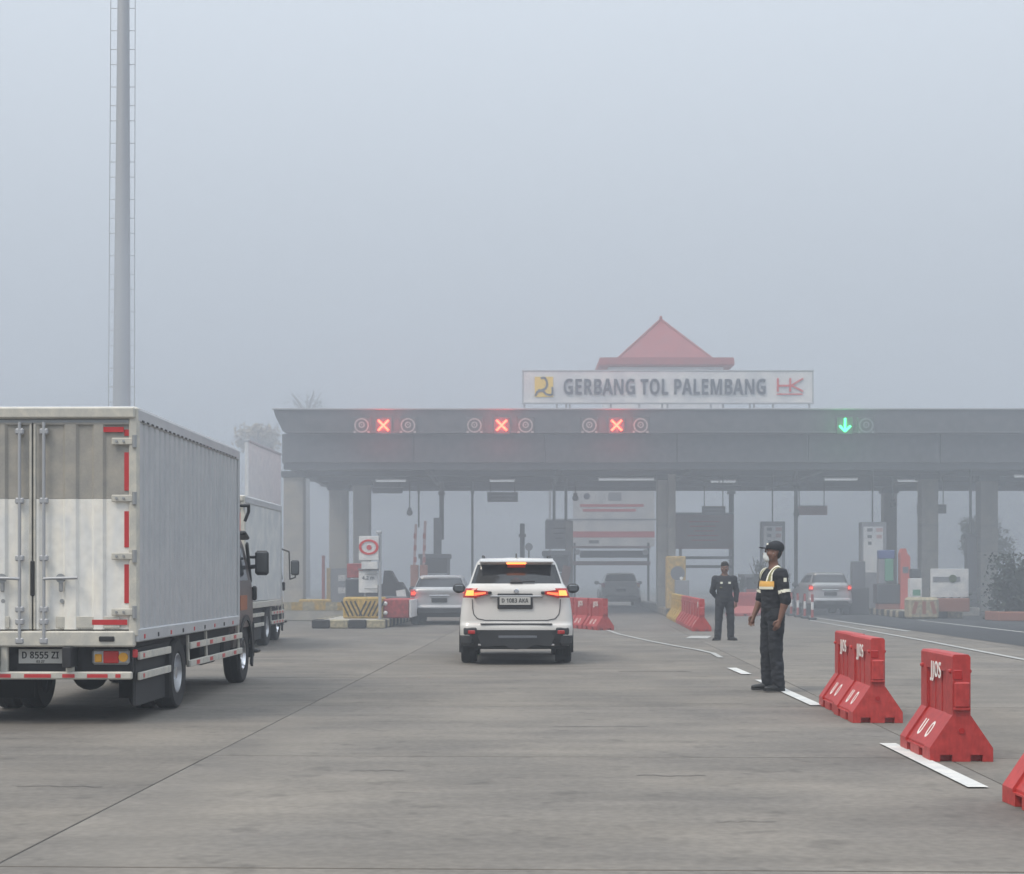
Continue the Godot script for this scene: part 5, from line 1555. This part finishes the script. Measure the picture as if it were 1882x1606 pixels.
# ---------------------------------------------------------------- plastic barriers
func barrier_thing(called: String, label: String, at: Vector3, yaw: float, m: Material, group: String, letters := true) -> Node3D:
	# length along z (1.06 m), near end at +z
	var s := thing(called, label, "barrier", at, yaw, group)
	var P := func(g: float, top: float) -> PackedVector2Array:
		return PackedVector2Array([Vector2(-0.245 + g, 0.085), Vector2(-0.245 + g, 0.105), Vector2(-0.082 + g, 0.345), Vector2(-0.07 + g, 0.36), Vector2(-0.07 + g, top), Vector2(0.07 - g, top), Vector2(0.07 - g, 0.36), Vector2(0.082 - g, 0.345), Vector2(0.245 - g, 0.105), Vector2(0.245 - g, 0.085)])
	var b := MB.new()
	var full: PackedVector2Array = P.call(0.0, 0.815)
	b.prism(full, 0.33, 0.53)
	b.prism(full, -0.53, -0.33)
	b.prism(P.call(0.022, 0.69), -0.329, 0.329, Transform3D.IDENTITY, false)
	b.prism(PackedVector2Array([Vector2(-0.0698, 0.69), Vector2(0.0698, 0.69), Vector2(0.0698, 0.815), Vector2(-0.0698, 0.815)]), -0.329, 0.329)
	# shallow upright ribs in the recessed panel
	for zz in [-0.11, 0.11]:
		for sx in [-1, 1]:
			b.box(Vector3(sx * 0.049, 0.52, zz), Vector3(0.014, 0.32, 0.03), 0.005)
	# softened top
	b.prism(PackedVector2Array([Vector2(-0.0695, 0.814), Vector2(0.0695, 0.814), Vector2(0.055, 0.832), Vector2(-0.055, 0.832)]), -0.525, 0.525)
	put(b, m, "body", s)
	# skirt with fork openings on the sides and two small ones in each end
	b = MB.new()
	b.box(Vector3(0, 0.0425, 0), Vector3(0.49, 0.085, 0.30))
	for sz in [-1, 1]:
		b.box(Vector3(0, 0.0425, sz * 0.215), Vector3(0.25, 0.085, 0.13))
		b.box(Vector3(0, 0.08, sz * 0.215), Vector3(0.486, 0.012, 0.13))
		b.box(Vector3(0, 0.0425, sz * 0.375), Vector3(0.49, 0.085, 0.19))
		b.box(Vector3(0, 0.0685, sz * 0.5), Vector3(0.49, 0.033, 0.06))
		for q in [[-0.205, 0.08], [0.0, 0.14], [0.205, 0.08]]:
			b.box(Vector3(q[0], 0.026, sz * 0.5), Vector3(q[1], 0.052, 0.06))
	put(b, m, "skirt", s)
	# coupling lugs at the ends
	for sz in [-1.0, 1.0]:
		b = MB.new()
		b.box(Vector3(0.0, 0.52, sz * 0.545), Vector3(0.12, 0.2, 0.04), 0.012)
		b.box(Vector3(0.0, 0.41, sz * 0.545), Vector3(0.13, 0.025, 0.03), 0.006)
		put(b, m, "coupling_lug", s)
		boxp(s, "coupling_slot", M.lens_red, Vector3(-0.03, 0.675, sz * 0.531), Vector3(0.07, 0.075, 0.012), 0.004)
		put_disc(s, "drain_plug", M.lens_red, Vector3(0.0, 0.24, sz * 0.53), 0.022)
		for sx in [-1.0, 1.0]:
			boxp(s, "lifting_eye", m, Vector3(sx * 0.075, 0.7, sz * 0.47), Vector3(0.03, 0.035, 0.05), 0.01)
	if letters:
		for sx in [-1.0, 1.0]:
			var t := inst(text_mesh("JJOS", 0.165, 0.003, 0.36), M.letter_white, "lettering", s)
			t.position = Vector3(sx * 0.0715, 0.67, -0.02)
			t.rotation_degrees.y = 90.0 * sx
			for k in 2:
				var f := inst(text_mesh(["U", "O"][k], 0.15, 0.003, 0.1), M.letter_white, "lettering", s)
				f.position = Vector3(sx * 0.1485, 0.215, -0.13 * sx + 0.26 * sx * k if sx < 0 else 0.13 - 0.26 * k)
				if sx < 0:
					f.position.z = -0.13 + 0.26 * k
				f.rotation = Vector3(0, PI / 2 * sx, 0)
				f.basis = f.basis * Basis(Vector3.RIGHT, -0.6)
	return s

func barriers() -> void:
	var G := "red plastic barriers lined up on the road"
	barrier_thing("road_barrier", "red plastic barrier standing alone with white letters, beside the long dash", Vector3(3.505, 0.001, -13.22), -1.2, M.barrier_0, G)
	barrier_thing("road_barrier", "red plastic barrier whose near end faces us, second of a touching pair", Vector3(3.6, 0.001, -16.55), -1.2, M.barrier_2, G)
	barrier_thing("road_barrier", "red plastic barrier mostly hidden behind its twin, closest to capped guard", Vector3(3.66, 0.001, -17.68), -1.2, M.barrier_1, G)
	barrier_thing("road_barrier", "red plastic barrier cut off by the picture's edge", Vector3(3.4, 0.001, -9.95), 1.0, M.barrier_3, G)
	# row beside the car ahead
	var ord := ["nearest", "second", "third"]
	for i in 3:
		barrier_thing("road_barrier", "%s red barrier of the slanting row right behind the white car" % ord[i], Vector3(2.3 - i * 0.36, 0.001, -43.6 - i * 1.06), 18.0, M["barrier_%d" % (i % 4)], "red barriers in the row behind the white car", i < 2)
	var o2 := ["nearest", "second", "third", "fourth", "fifth", "sixth", "seventh"]
	for i in 7:
		barrier_thing("road_barrier", "%s red barrier of the long row ending at the bareheaded guard" % o2[i], Vector3(4.93 + i * 0.05, 0.001, -42.7 - i * 1.12), -2.6, M["barrier_%d" % ((i + 1) % 4)], "red barriers in the row beside the bareheaded guard", i < 1)
	for i in 5:
		barrier_thing("road_barrier", "%s yellow barrier continuing the red row towards the yellow machine" % o2[i], Vector3(5.28 + i * 0.05, 0.001, -50.6 - i * 1.12), -2.6, M.barrier_yellow, "yellow barriers continuing the red row", false)
	for i in 3:
		barrier_thing("road_barrier", "%s red barrier of the far trio beyond the capped guard's legs" % o2[i], Vector3(8.2 + i * 0.55, 0.001, -58.2 - i * 0.5), 62.0, M["barrier_%d" % i], "far red barriers beyond the capped guard", false)

# ---------------------------------------------------------------- people: smooth-joined tapered capsules meshed as surface nets
# prim: [a, b, radius a, radius b, blend, squash (xyz scale of the cross-section, 1 = round)]
func field_mesh(prims: Array, cell: float, grow := 0.0, wrinkle := 0.0, keep: Variant = null) -> MB:
	var lo := Vector3(1e9, 1e9, 1e9)
	var hi := -lo
	for p in prims:
		var rr: float = maxf(p[2], p[3]) * 1.6 + grow + 0.03
		for q in [p[0], p[1]]:
			lo = lo.min(q - Vector3(rr, rr, rr))
			hi = hi.max(q + Vector3(rr, rr, rr))
	var nx := int((hi.x - lo.x) / cell) + 3
	var ny := int((hi.y - lo.y) / cell) + 3
	var nz := int((hi.z - lo.z) / cell) + 3
	var f := PackedFloat32Array()
	f.resize(nx * ny * nz)
	f.fill(0.2)
	for p in prims:
		var a: Vector3 = p[0]
		var b: Vector3 = p[1]
		var ra: float = p[2] + grow
		var rb: float = p[3] + grow
		var k: float = p[4]
		var sq: Vector3 = p[5] if p.size() > 5 else Vector3.ONE
		var ab := b - a
		var l2 := maxf(ab.length_squared(), 1e-8)
		var rr := maxf(ra, rb) * maxf(sq.x, maxf(sq.y, sq.z)) + k + cell * 2.0
		var l := a.min(b) - Vector3(rr, rr, rr)
		var h := a.max(b) + Vector3(rr, rr, rr)
		var i0 := maxi(0, int((l.x - lo.x) / cell))
		var i1 := mini(nx - 1, int((h.x - lo.x) / cell) + 1)
		var j0 := maxi(0, int((l.y - lo.y) / cell))
		var j1 := mini(ny - 1, int((h.y - lo.y) / cell) + 1)
		var k0 := maxi(0, int((l.z - lo.z) / cell))
		var k1 := mini(nz - 1, int((h.z - lo.z) / cell) + 1)
		var inv := Vector3(1.0 / sq.x, 1.0 / sq.y, 1.0 / sq.z)
		for jj in range(j0, j1 + 1):
			for kk in range(k0, k1 + 1):
				var base := (jj * nz + kk) * nx
				for ii in range(i0, i1 + 1):
					var q := lo + Vector3(ii, jj, kk) * cell
					var t := clampf((q - a).dot(ab) / l2, 0.0, 1.0)
					var d := ((q - a - ab * t) * inv).length() - lerpf(ra, rb, t)
					var o := f[base + ii]
					if k > 0.0:
						var hh := maxf(k - absf(o - d), 0.0) / k
						f[base + ii] = minf(o, d) - hh * hh * k * 0.25
					else:
						f[base + ii] = minf(o, d)
	if wrinkle > 0.0:
		var nz1 := FastNoiseLite.new()
		nz1.seed = 7
		nz1.frequency = 7.0
		nz1.fractal_octaves = 2
		for jj in ny:
			for kk in nz:
				var base := (jj * nz + kk) * nx
				for ii in nx:
					if absf(f[base + ii]) < 0.05:
						f[base + ii] += wrinkle * nz1.get_noise_3d(lo.x + ii * cell, (lo.y + jj * cell) * 2.2, lo.z + kk * cell)
	var vid := {}
	var vs := PackedVector3Array()
	var ns := PackedVector3Array()
	var offs := PackedInt32Array([0, 1, nz * nx, nz * nx + 1, nx, nx + 1, nz * nx + nx, nz * nx + nx + 1])
	var co := [Vector3(0, 0, 0), Vector3(1, 0, 0), Vector3(0, 1, 0), Vector3(1, 1, 0), Vector3(0, 0, 1), Vector3(1, 0, 1), Vector3(0, 1, 1), Vector3(1, 1, 1)]
	var ed := [[0, 1], [2, 3], [4, 5], [6, 7], [0, 2], [1, 3], [4, 6], [5, 7], [0, 4], [1, 5], [2, 6], [3, 7]]
	for jj in ny - 1:
		for kk in nz - 1:
			var base := (jj * nz + kk) * nx
			for ii in nx - 1:
				var id := base + ii
				var v0 := f[id]
				if v0 > cell * 2.5 or v0 < -cell * 2.5:
					continue
				var w := [v0, f[id + offs[1]], f[id + offs[2]], f[id + offs[3]], f[id + offs[4]], f[id + offs[5]], f[id + offs[6]], f[id + offs[7]]]
				var inside := 0
				for e in 8:
					if w[e] < 0.0:
						inside += 1
				if inside == 0 or inside == 8:
					continue
				var s := Vector3.ZERO
				var c := 0
				for e in ed:
					var p0: float = w[e[0]]
					var p1: float = w[e[1]]
					if (p0 < 0.0) != (p1 < 0.0):
						s += co[e[0]].lerp(co[e[1]], p0 / (p0 - p1))
						c += 1
				vid[id] = vs.size()
				vs.append(lo + (Vector3(ii, jj, kk) + s / c) * cell)
				ns.append(Vector3((w[1] + w[3] + w[5] + w[7]) - (w[0] + w[2] + w[4] + w[6]), (w[2] + w[3] + w[6] + w[7]) - (w[0] + w[1] + w[4] + w[5]), (w[4] + w[5] + w[6] + w[7]) - (w[0] + w[1] + w[2] + w[3])).normalized())
	var out := MB.new()
	var sx := 1
	var sy := nz * nx
	var sz := nx
	for id in vid:
		for ax in [[sx, sy, sz], [sy, sz, sx], [sz, sx, sy]]:
			var a0: bool = f[id] < 0.0
			var a1: bool = f[id + ax[0]] < 0.0
			if a0 == a1:
				continue
			var q := [id, id - ax[1], id - ax[1] - ax[2], id - ax[2]]
			if not (vid.has(q[1]) and vid.has(q[2]) and vid.has(q[3])):
				continue
			var g := []
			for e in q:
				g.append(vid[e])
			if keep != null and not keep.call((vs[g[0]] + vs[g[2]]) * 0.5):
				continue
			out.tri_n(vs[g[0]], vs[g[1]], vs[g[2]], ns[g[0]], ns[g[1]], ns[g[2]])
			out.tri_n(vs[g[0]], vs[g[2]], vs[g[3]], ns[g[0]], ns[g[2]], ns[g[3]])
	return out

func hand_prims(wrist: Vector3, dir: Vector3, palm_n: Vector3, thumb: Vector3) -> Array:
	# palm and five bent fingers; dir = towards the fingertips, palm_n = out of the palm, thumb = side of the thumb
	var p := []
	var knuckle := wrist + dir * 0.085
	p.append([wrist - dir * 0.01, knuckle, 0.026, 0.03, 0.012, Vector3.ONE])
	for i in 4:
		var off := thumb * (0.03 - 0.02 * i)
		var l: float = [0.072, 0.082, 0.076, 0.06][i]
		var k0 := knuckle + off - dir * 0.012
		var bend := palm_n * 0.012 * (1.0 + 0.35 * i)
		var m := k0 + dir * l * 0.5 + bend * 0.5
		var e := m + dir * l * 0.46 + bend * 1.3
		p.append([k0, m, 0.0105, 0.0095, 0.006])
		p.append([m, e, 0.0095, 0.0075, 0.004])
	var t0 := wrist + dir * 0.025 + thumb * 0.024
	var t1 := t0 + thumb * 0.026 + dir * 0.03 + palm_n * 0.012
	p.append([t0, t1, 0.014, 0.0115, 0.01])
	p.append([t1, t1 + dir * 0.034 + palm_n * 0.006, 0.0115, 0.009, 0.005])
	return p

# facing -z, +x = own right; J holds the joints of the pose
func person(label: String, at: Vector3, yaw: float, J: Dictionary, cell: float, capped: bool, group: String) -> void:
	var s := thing("person", label, "person", at, yaw, group)
	var hc: Vector3 = J.head
	var hf := Basis.from_euler(J.head_turn)
	var H := func(x: float, y: float, z: float) -> Vector3:
		return hc + hf * Vector3(x, y, z)
	# body: one continuous surface
	var body := []
	var nb: Vector3 = J.neck
	body.append([nb, H.call(0, -0.06, 0.015), 0.062, 0.056, 0.02])
	body.append([J.chest, nb - Vector3(0, 0.05, 0), 0.13, 0.09, 0.04, Vector3(1.25, 1, 0.9)])
	body.append([J.pelvis, J.chest, 0.14, 0.15, 0.05, Vector3(1.15, 1, 0.85)])
	for q in ["l", "r"]:
		var sh: Vector3 = J["sh_" + q]
		var el: Vector3 = J["el_" + q]
		var wr: Vector3 = J["wr_" + q]
		body.append([J.chest + Vector3(0, 0.08, 0), sh, 0.09, 0.07, 0.04])
		body.append([sh, el, 0.06, 0.046, 0.02])
		body.append([el, el.lerp(wr, 0.3), 0.045, 0.046, 0.015])
		body.append([el.lerp(wr, 0.3), wr, 0.046, 0.029, 0.015])
		body.append([J["hip_" + q], J["kn_" + q], 0.09, 0.062, 0.03])
		body.append([J["kn_" + q], J["an_" + q], 0.06, 0.042, 0.02])
	var m := field_mesh(body, cell * 1.2)
	# hands, finer
	for q in ["l", "r"]:
		var wr: Vector3 = J["wr_" + q]
		var d: Vector3 = ((J["ha_" + q] as Vector3) - wr).normalized()
		var side := Vector3(-1, 0, 0) if q == "r" else Vector3(1, 0, 0)
		var th := Vector3(0, 0, -1)
		th = (th - d * th.dot(d)).normalized()
		side = (side - d * side.dot(d) - th * side.dot(th)).normalized()
		var hm := field_mesh(hand_prims(wr, d, side, th), maxf(cell * 0.35, 0.004))
		m.v.append_array(hm.v)
		m.n.append_array(hm.n)
	# head, finer
	var hd := []
	hd.append([H.call(0, 0.045, 0.012), H.call(0, 0.035, 0.03), 0.086, 0.088, 0.03, Vector3(0.9, 1.08, 1.06)])
	hd.append([H.call(0, -0.03, -0.022), H.call(0, -0.075, -0.05), 0.066, 0.036, 0.04])
	hd.append([H.call(-0.03, -0.05, 0.0), H.call(0.03, -0.05, 0.0), 0.045, 0.045, 0.03])
	hd.append([H.call(0, 0.012, -0.085), H.call(0, -0.022, -0.108), 0.009, 0.014, 0.018])
	hd.append([H.call(-0.035, 0.035, -0.074), H.call(0.035, 0.035, -0.074), 0.016, 0.016, 0.015])
	hd.append([H.call(-0.016, -0.048, -0.085), H.call(0.016, -0.048, -0.085), 0.009, 0.009, 0.008])
	for sx in [-1.0, 1.0]:
		hd.append([H.call(sx * 0.078, 0.015, 0.015), H.call(sx * 0.084, -0.02, 0.01), 0.018, 0.013, 0.008, Vector3(0.5, 1, 1)])
		hd.append([H.call(sx * 0.045, -0.012, -0.058), H.call(sx * 0.05, -0.02, -0.04), 0.026, 0.026, 0.02])
	hd.append([H.call(0, -0.06, 0.02), nb, 0.055, 0.06, 0.02])
	var hm2 := field_mesh(hd, maxf(cell * 0.45, 0.0055))
	m.v.append_array(hm2.v)
	m.n.append_array(hm2.n)
	put(m, M.skin, "body", s)
	for sx in [-1.0, 1.0]:
		var eye := MB.new()
		eye.ball(H.call(sx * 0.032, 0.018, -0.083), Vector3(0.012, 0.007, 0.008), 6, 8)
		put(eye, M.letter_white, "eye", s)
		var pu := MB.new()
		pu.ball(H.call(sx * 0.032, 0.018, -0.0895), Vector3(0.005, 0.005, 0.003), 5, 8)
		put(pu, M.hair, "pupil", s)
		boxp(s, "eyebrow", M.hair, H.call(sx * 0.034, 0.042, -0.09), Vector3(0.038, 0.008, 0.008), 0.003, hf)
	# shirt
	var sh := []
	sh.append([J.chest, nb - Vector3(0, 0.06, 0), 0.135, 0.095, 0.04, Vector3(1.25, 1, 0.92)])
	sh.append([J.pelvis + Vector3(0, 0.02, 0), J.chest, 0.15, 0.157, 0.05, Vector3(1.15, 1, 0.88)])
	sh.append([J.pelvis + Vector3(0, -0.05, 0), J.pelvis + Vector3(0, 0.05, 0), 0.148, 0.15, 0.02, Vector3(1.18, 0.5, 0.9)])
	sh.append([nb - Vector3(0, 0.045, 0), nb + Vector3(0, 0.012, 0.004), 0.076, 0.07, 0.015])
	for q in ["l", "r"]:
		var a: Vector3 = J["sh_" + q]
		var b: Vector3 = J["el_" + q]
		var e: Vector3 = J["wr_" + q]
		sh.append([J.chest + Vector3(0, 0.08, 0), a, 0.1, 0.083, 0.04])
		if J.long_sleeves:
			sh.append([a, b, 0.08, 0.064, 0.03])
			sh.append([b, b.lerp(e, 0.9), 0.062, 0.046, 0.02])
		else:
			sh.append([a, b.lerp(e, 0.06), 0.08, 0.068, 0.03])
	put(field_mesh(sh, cell, 0.0, 0.009), M.uniform, "shirt", s)
	# trousers with a slight break over the shoe
	var tr := []
	tr.append([J.pelvis + Vector3(0, -0.04, 0), J.pelvis + Vector3(0, 0.05, 0), 0.135, 0.135, 0.03, Vector3(1.2, 0.8, 0.95)])
	for q in ["l", "r"]:
		tr.append([J["hip_" + q] + Vector3(0, 0.03, 0), J["kn_" + q], 0.11, 0.086, 0.04])
		tr.append([J["kn_" + q], (J["an_" + q] as Vector3) + Vector3(0, -0.02, 0), 0.084, 0.078, 0.02])
	put(field_mesh(tr, cell, 0.0, 0.010), M.trousers, "trousers", s)
	var belt := MB.new()
	belt.lathe([Vector2(0.148, -0.022), Vector2(0.152, -0.022), Vector2(0.152, 0.022), Vector2(0.148, 0.022)], 28, Transform3D(Basis().scaled(Vector3(1.2, 1, 0.95)), J.pelvis + Vector3(0, 0.03, 0)))
	put(belt, M.shoe_black, "belt", s)
	# shoes
	for q in ["l", "r"]:
		var an: Vector3 = J["an_" + q]
		var tw: float = J["toe_" + q]
		var fd := Vector3(sin(tw), 0, -cos(tw))
		var heel := Vector3(an.x, 0.045, an.z) - fd * 0.05
		var toe := Vector3(an.x, 0.036, an.z) + fd * 0.175
		var so := [[heel, heel + fd * 0.1, 0.042, 0.044, 0.02, Vector3(1, 0.95, 1)], [heel + fd * 0.1, toe, 0.046, 0.034, 0.02, Vector3(1.1, 0.9, 1.1)], [heel + fd * 0.03, an + Vector3(0, 0.02, 0), 0.045, 0.045, 0.03]]
		var o := put(field_mesh(so, maxf(cell * 0.6, 0.008)), M.shoe_black, "shoe", s)
		var sole := MB.new()
		var bs := Basis(Vector3.UP, -tw)
		sole.box(Vector3(an.x, 0.012, an.z) + fd * 0.063, Vector3(0.088, 0.024, 0.29), 0.011, bs)
		put(sole, M.rubber, "sole", o)
	if capped:
		# cap with visor and badge, mask, reflective harness
		var cp := [[H.call(0, 0.075, 0.014), H.call(0, 0.085, 0.03), 0.094, 0.094, 0.02, Vector3(0.95, 0.9, 1.1)]]
		var top: float = 0.05
		var inv := hf.inverse()
		var cm := field_mesh(cp, 0.007, 0.006, 0.0, func(p: Vector3) -> bool: return (inv * (p - hc)).y > top)
		var co := put(cm, M.uniform, "cap", s)
		var vz := MB.new()
		for i in 10:
			var a0 := PI * (0.16 + 0.68 * i / 10.0)
			var a1 := PI * (0.16 + 0.68 * (i + 1) / 10.0)
			for up in [0.0, -0.006]:
				vz.face([H.call(cos(a0) * 0.084, 0.062 + up, -0.05 - sin(a0) * 0.03), H.call(cos(a1) * 0.084, 0.062 + up, -0.05 - sin(a1) * 0.03), H.call(cos(a1) * 0.082, 0.05 + up, -0.06 - sin(a1) * 0.125), H.call(cos(a0) * 0.082, 0.05 + up, -0.06 - sin(a0) * 0.125)], hf * Vector3(0, 1 if up == 0.0 else -1, 0))
			vz.face([H.call(cos(a0) * 0.082, 0.05, -0.06 - sin(a0) * 0.125), H.call(cos(a1) * 0.082, 0.05, -0.06 - sin(a1) * 0.125), H.call(cos(a1) * 0.082, 0.044, -0.06 - sin(a1) * 0.125), H.call(cos(a0) * 0.082, 0.044, -0.06 - sin(a0) * 0.125)], hf * Vector3(0, 0, -1))
		put(vz, M.uniform, "visor", co)
		boxp(co, "cap_badge", M.vest_white, H.call(-0.03, 0.105, -0.094), Vector3(0.034, 0.022, 0.006), 0.002, hf * Basis(Vector3.UP, 0.35))
		var hr := MB.new()
		hr.ball(H.call(0, 0.02, 0.062), Vector3(0.08, 0.075, 0.055), 8, 14, hf)
		put(hr, M.hair, "hair", s)
		var mk := [[H.call(0, -0.035, -0.04), H.call(0, -0.07, -0.045), 0.05, 0.042, 0.02], [H.call(0, -0.016, -0.092), H.call(0, -0.05, -0.08), 0.02, 0.022, 0.03]]
		var mo := put(field_mesh(mk, 0.007, 0.006, 0.0, func(p: Vector3) -> bool:
			var l := inv * (p - hc)
			return l.z < -0.035 and l.y < 0.0), M.mask_white, "face_mask", s)
		for sx in [-1.0, 1.0]:
			var lp := MB.new()
			lp.path([H.call(sx * 0.058, -0.01, -0.05), H.call(sx * 0.083, 0.012, 0.01)], 0.0025, 5)
			put(lp, M.mask_white, "ear_loop", mo)
		var hx := sh.slice(0, 4)
		for e in [sh[4], sh[6] if sh.size() > 6 else sh[4]]:
			hx.append(e)
		var ch: Vector3 = J.chest
		var band := func(y0: float, y1: float) -> Callable:
			return func(p: Vector3) -> bool: return p.y > y0 and p.y < y1 and absf(p.x) < 0.185
		put(field_mesh(hx, cell * 0.9, 0.014, 0.0, band.call(ch.y - 0.02, ch.y + 0.058)), M.vest_yellow, "chest_band", s)
		put(field_mesh(hx, cell * 0.9, 0.0175, 0.0, band.call(ch.y - 0.045, ch.y - 0.012)), M.vest_white, "reflective_band", s)
		for q in [["strap", M.vest_olive, 0.105, 0.15, 0.013], ["strap_edge", M.vest_white, 0.085, 0.108, 0.016], ["strap_edge", M.vest_white, 0.147, 0.17, 0.016]]:
			for sx in [-1.0, 1.0]:
				put(field_mesh(hx, cell * 0.9, q[4], 0.0, func(p: Vector3) -> bool: return p.x * sx > q[2] and p.x * sx < q[3] and p.y > ch.y + 0.05), q[1], q[0], s)
		# white band and patch on the sleeves
		for q in ["l", "r"]:
			var a: Vector3 = J["sh_" + q]
			var b: Vector3 = J["el_" + q]
			var ab := (b - a)
			var ln := ab.length()
			var slv := [[a, b, 0.08, 0.068, 0.0]]
			put(field_mesh(slv, 0.009, 0.006, 0.0, func(p: Vector3) -> bool:
				var t := (p - a).dot(ab) / (ln * ln)
				return t > 0.62 and t < 0.75), M.vest_white, "sleeve_band", s)
			var sx := -1.0 if q == "l" else 1.0
			boxp(s, "sleeve_patch", M.vest_white, a.lerp(b, 0.2) + Vector3(sx * 0.083, 0, 0), Vector3(0.008, 0.05, 0.04), 0.002)
	else:
		var hr := [[H.call(0, 0.075, 0.02), H.call(0, 0.06, 0.05), 0.088, 0.085, 0.02, Vector3(0.96, 0.95, 1.05)]]
		var inv := hf.inverse()
		put(field_mesh(hr, 0.008, 0.006, 0.012, func(p: Vector3) -> bool:
			var l := inv * (p - hc)
			return l.y > 0.052 or (l.z > 0.035 and l.y > -0.03)), M.hair, "hair", s)
		for sx in [-1.0, 1.0]:
			boxp(s, "pocket_badge", M.vest_white, J.chest + Vector3(sx * 0.09, 0.04, -0.152), Vector3(0.055, 0.045, 0.012), 0.003)
		boxp(s, "name_strip", M.vest_olive, J.chest + Vector3(0.1, -0.06, -0.15), Vector3(0.05, 0.02, 0.012), 0.003)

func people() -> void:
	var J := {
		"pelvis": Vector3(0, 0.98, 0.0), "chest": Vector3(0, 1.31, -0.005), "neck": Vector3(0, 1.525, 0.02), "head": Vector3(0, 1.705, -0.01), "head_turn": Vector3(0.2, -0.12, 0.0),
		"sh_l": Vector3(-0.2, 1.44, 0.02), "el_l": Vector3(-0.265, 1.14, 0.05), "wr_l": Vector3(-0.265, 0.89, -0.03), "ha_l": Vector3(-0.25, 0.8, -0.06),
		"sh_r": Vector3(0.2, 1.44, 0.0), "el_r": Vector3(0.275, 1.15, -0.03), "wr_r": Vector3(0.26, 0.93, -0.14), "ha_r": Vector3(0.25, 0.84, -0.18),
		"hip_l": Vector3(-0.1, 0.92, 0), "kn_l": Vector3(-0.115, 0.52, -0.015), "an_l": Vector3(-0.12, 0.1, 0.02), "toe_l": -0.2,
		"hip_r": Vector3(0.1, 0.92, 0), "kn_r": Vector3(0.11, 0.52, -0.03), "an_r": Vector3(0.115, 0.1, -0.02), "toe_r": 0.15, "long_sleeves": false}
	person("person in dark uniform, cap, white mask and yellow reflective harness on the dashed line", Vector3(3.26, 0.012, -20.4), 106.0, J, 0.012, true, "guards standing on the road")
	var K := {
		"pelvis": Vector3(0, 0.93, 0.0), "chest": Vector3(0, 1.24, -0.005), "neck": Vector3(0, 1.45, 0.02), "head": Vector3(0, 1.6, -0.02), "head_turn": Vector3(-0.2, -0.25, 0.0),
		"sh_l": Vector3(-0.2, 1.36, 0.02), "el_l": Vector3(-0.27, 1.09, 0.03), "wr_l": Vector3(-0.25, 0.85, -0.04), "ha_l": Vector3(-0.24, 0.77, -0.06),
		"sh_r": Vector3(0.2, 1.36, 0.02), "el_r": Vector3(0.26, 1.09, 0.1), "wr_r": Vector3(0.16, 0.95, 0.16), "ha_r": Vector3(0.06, 0.92, 0.17),
		"hip_l": Vector3(-0.1, 0.88, 0), "kn_l": Vector3(-0.13, 0.5, -0.01), "an_l": Vector3(-0.14, 0.1, 0.02), "toe_l": -0.5,
		"hip_r": Vector3(0.1, 0.88, 0), "kn_r": Vector3(0.13, 0.5, -0.01), "an_r": Vector3(0.15, 0.1, 0.02), "toe_r": 0.6, "long_sleeves": true}
	person("bareheaded person in dark long-sleeved uniform with two pale chest badges", Vector3(4.74, 0.001, -36.4), 180.0, K, 0.016, false, "guards standing on the road")
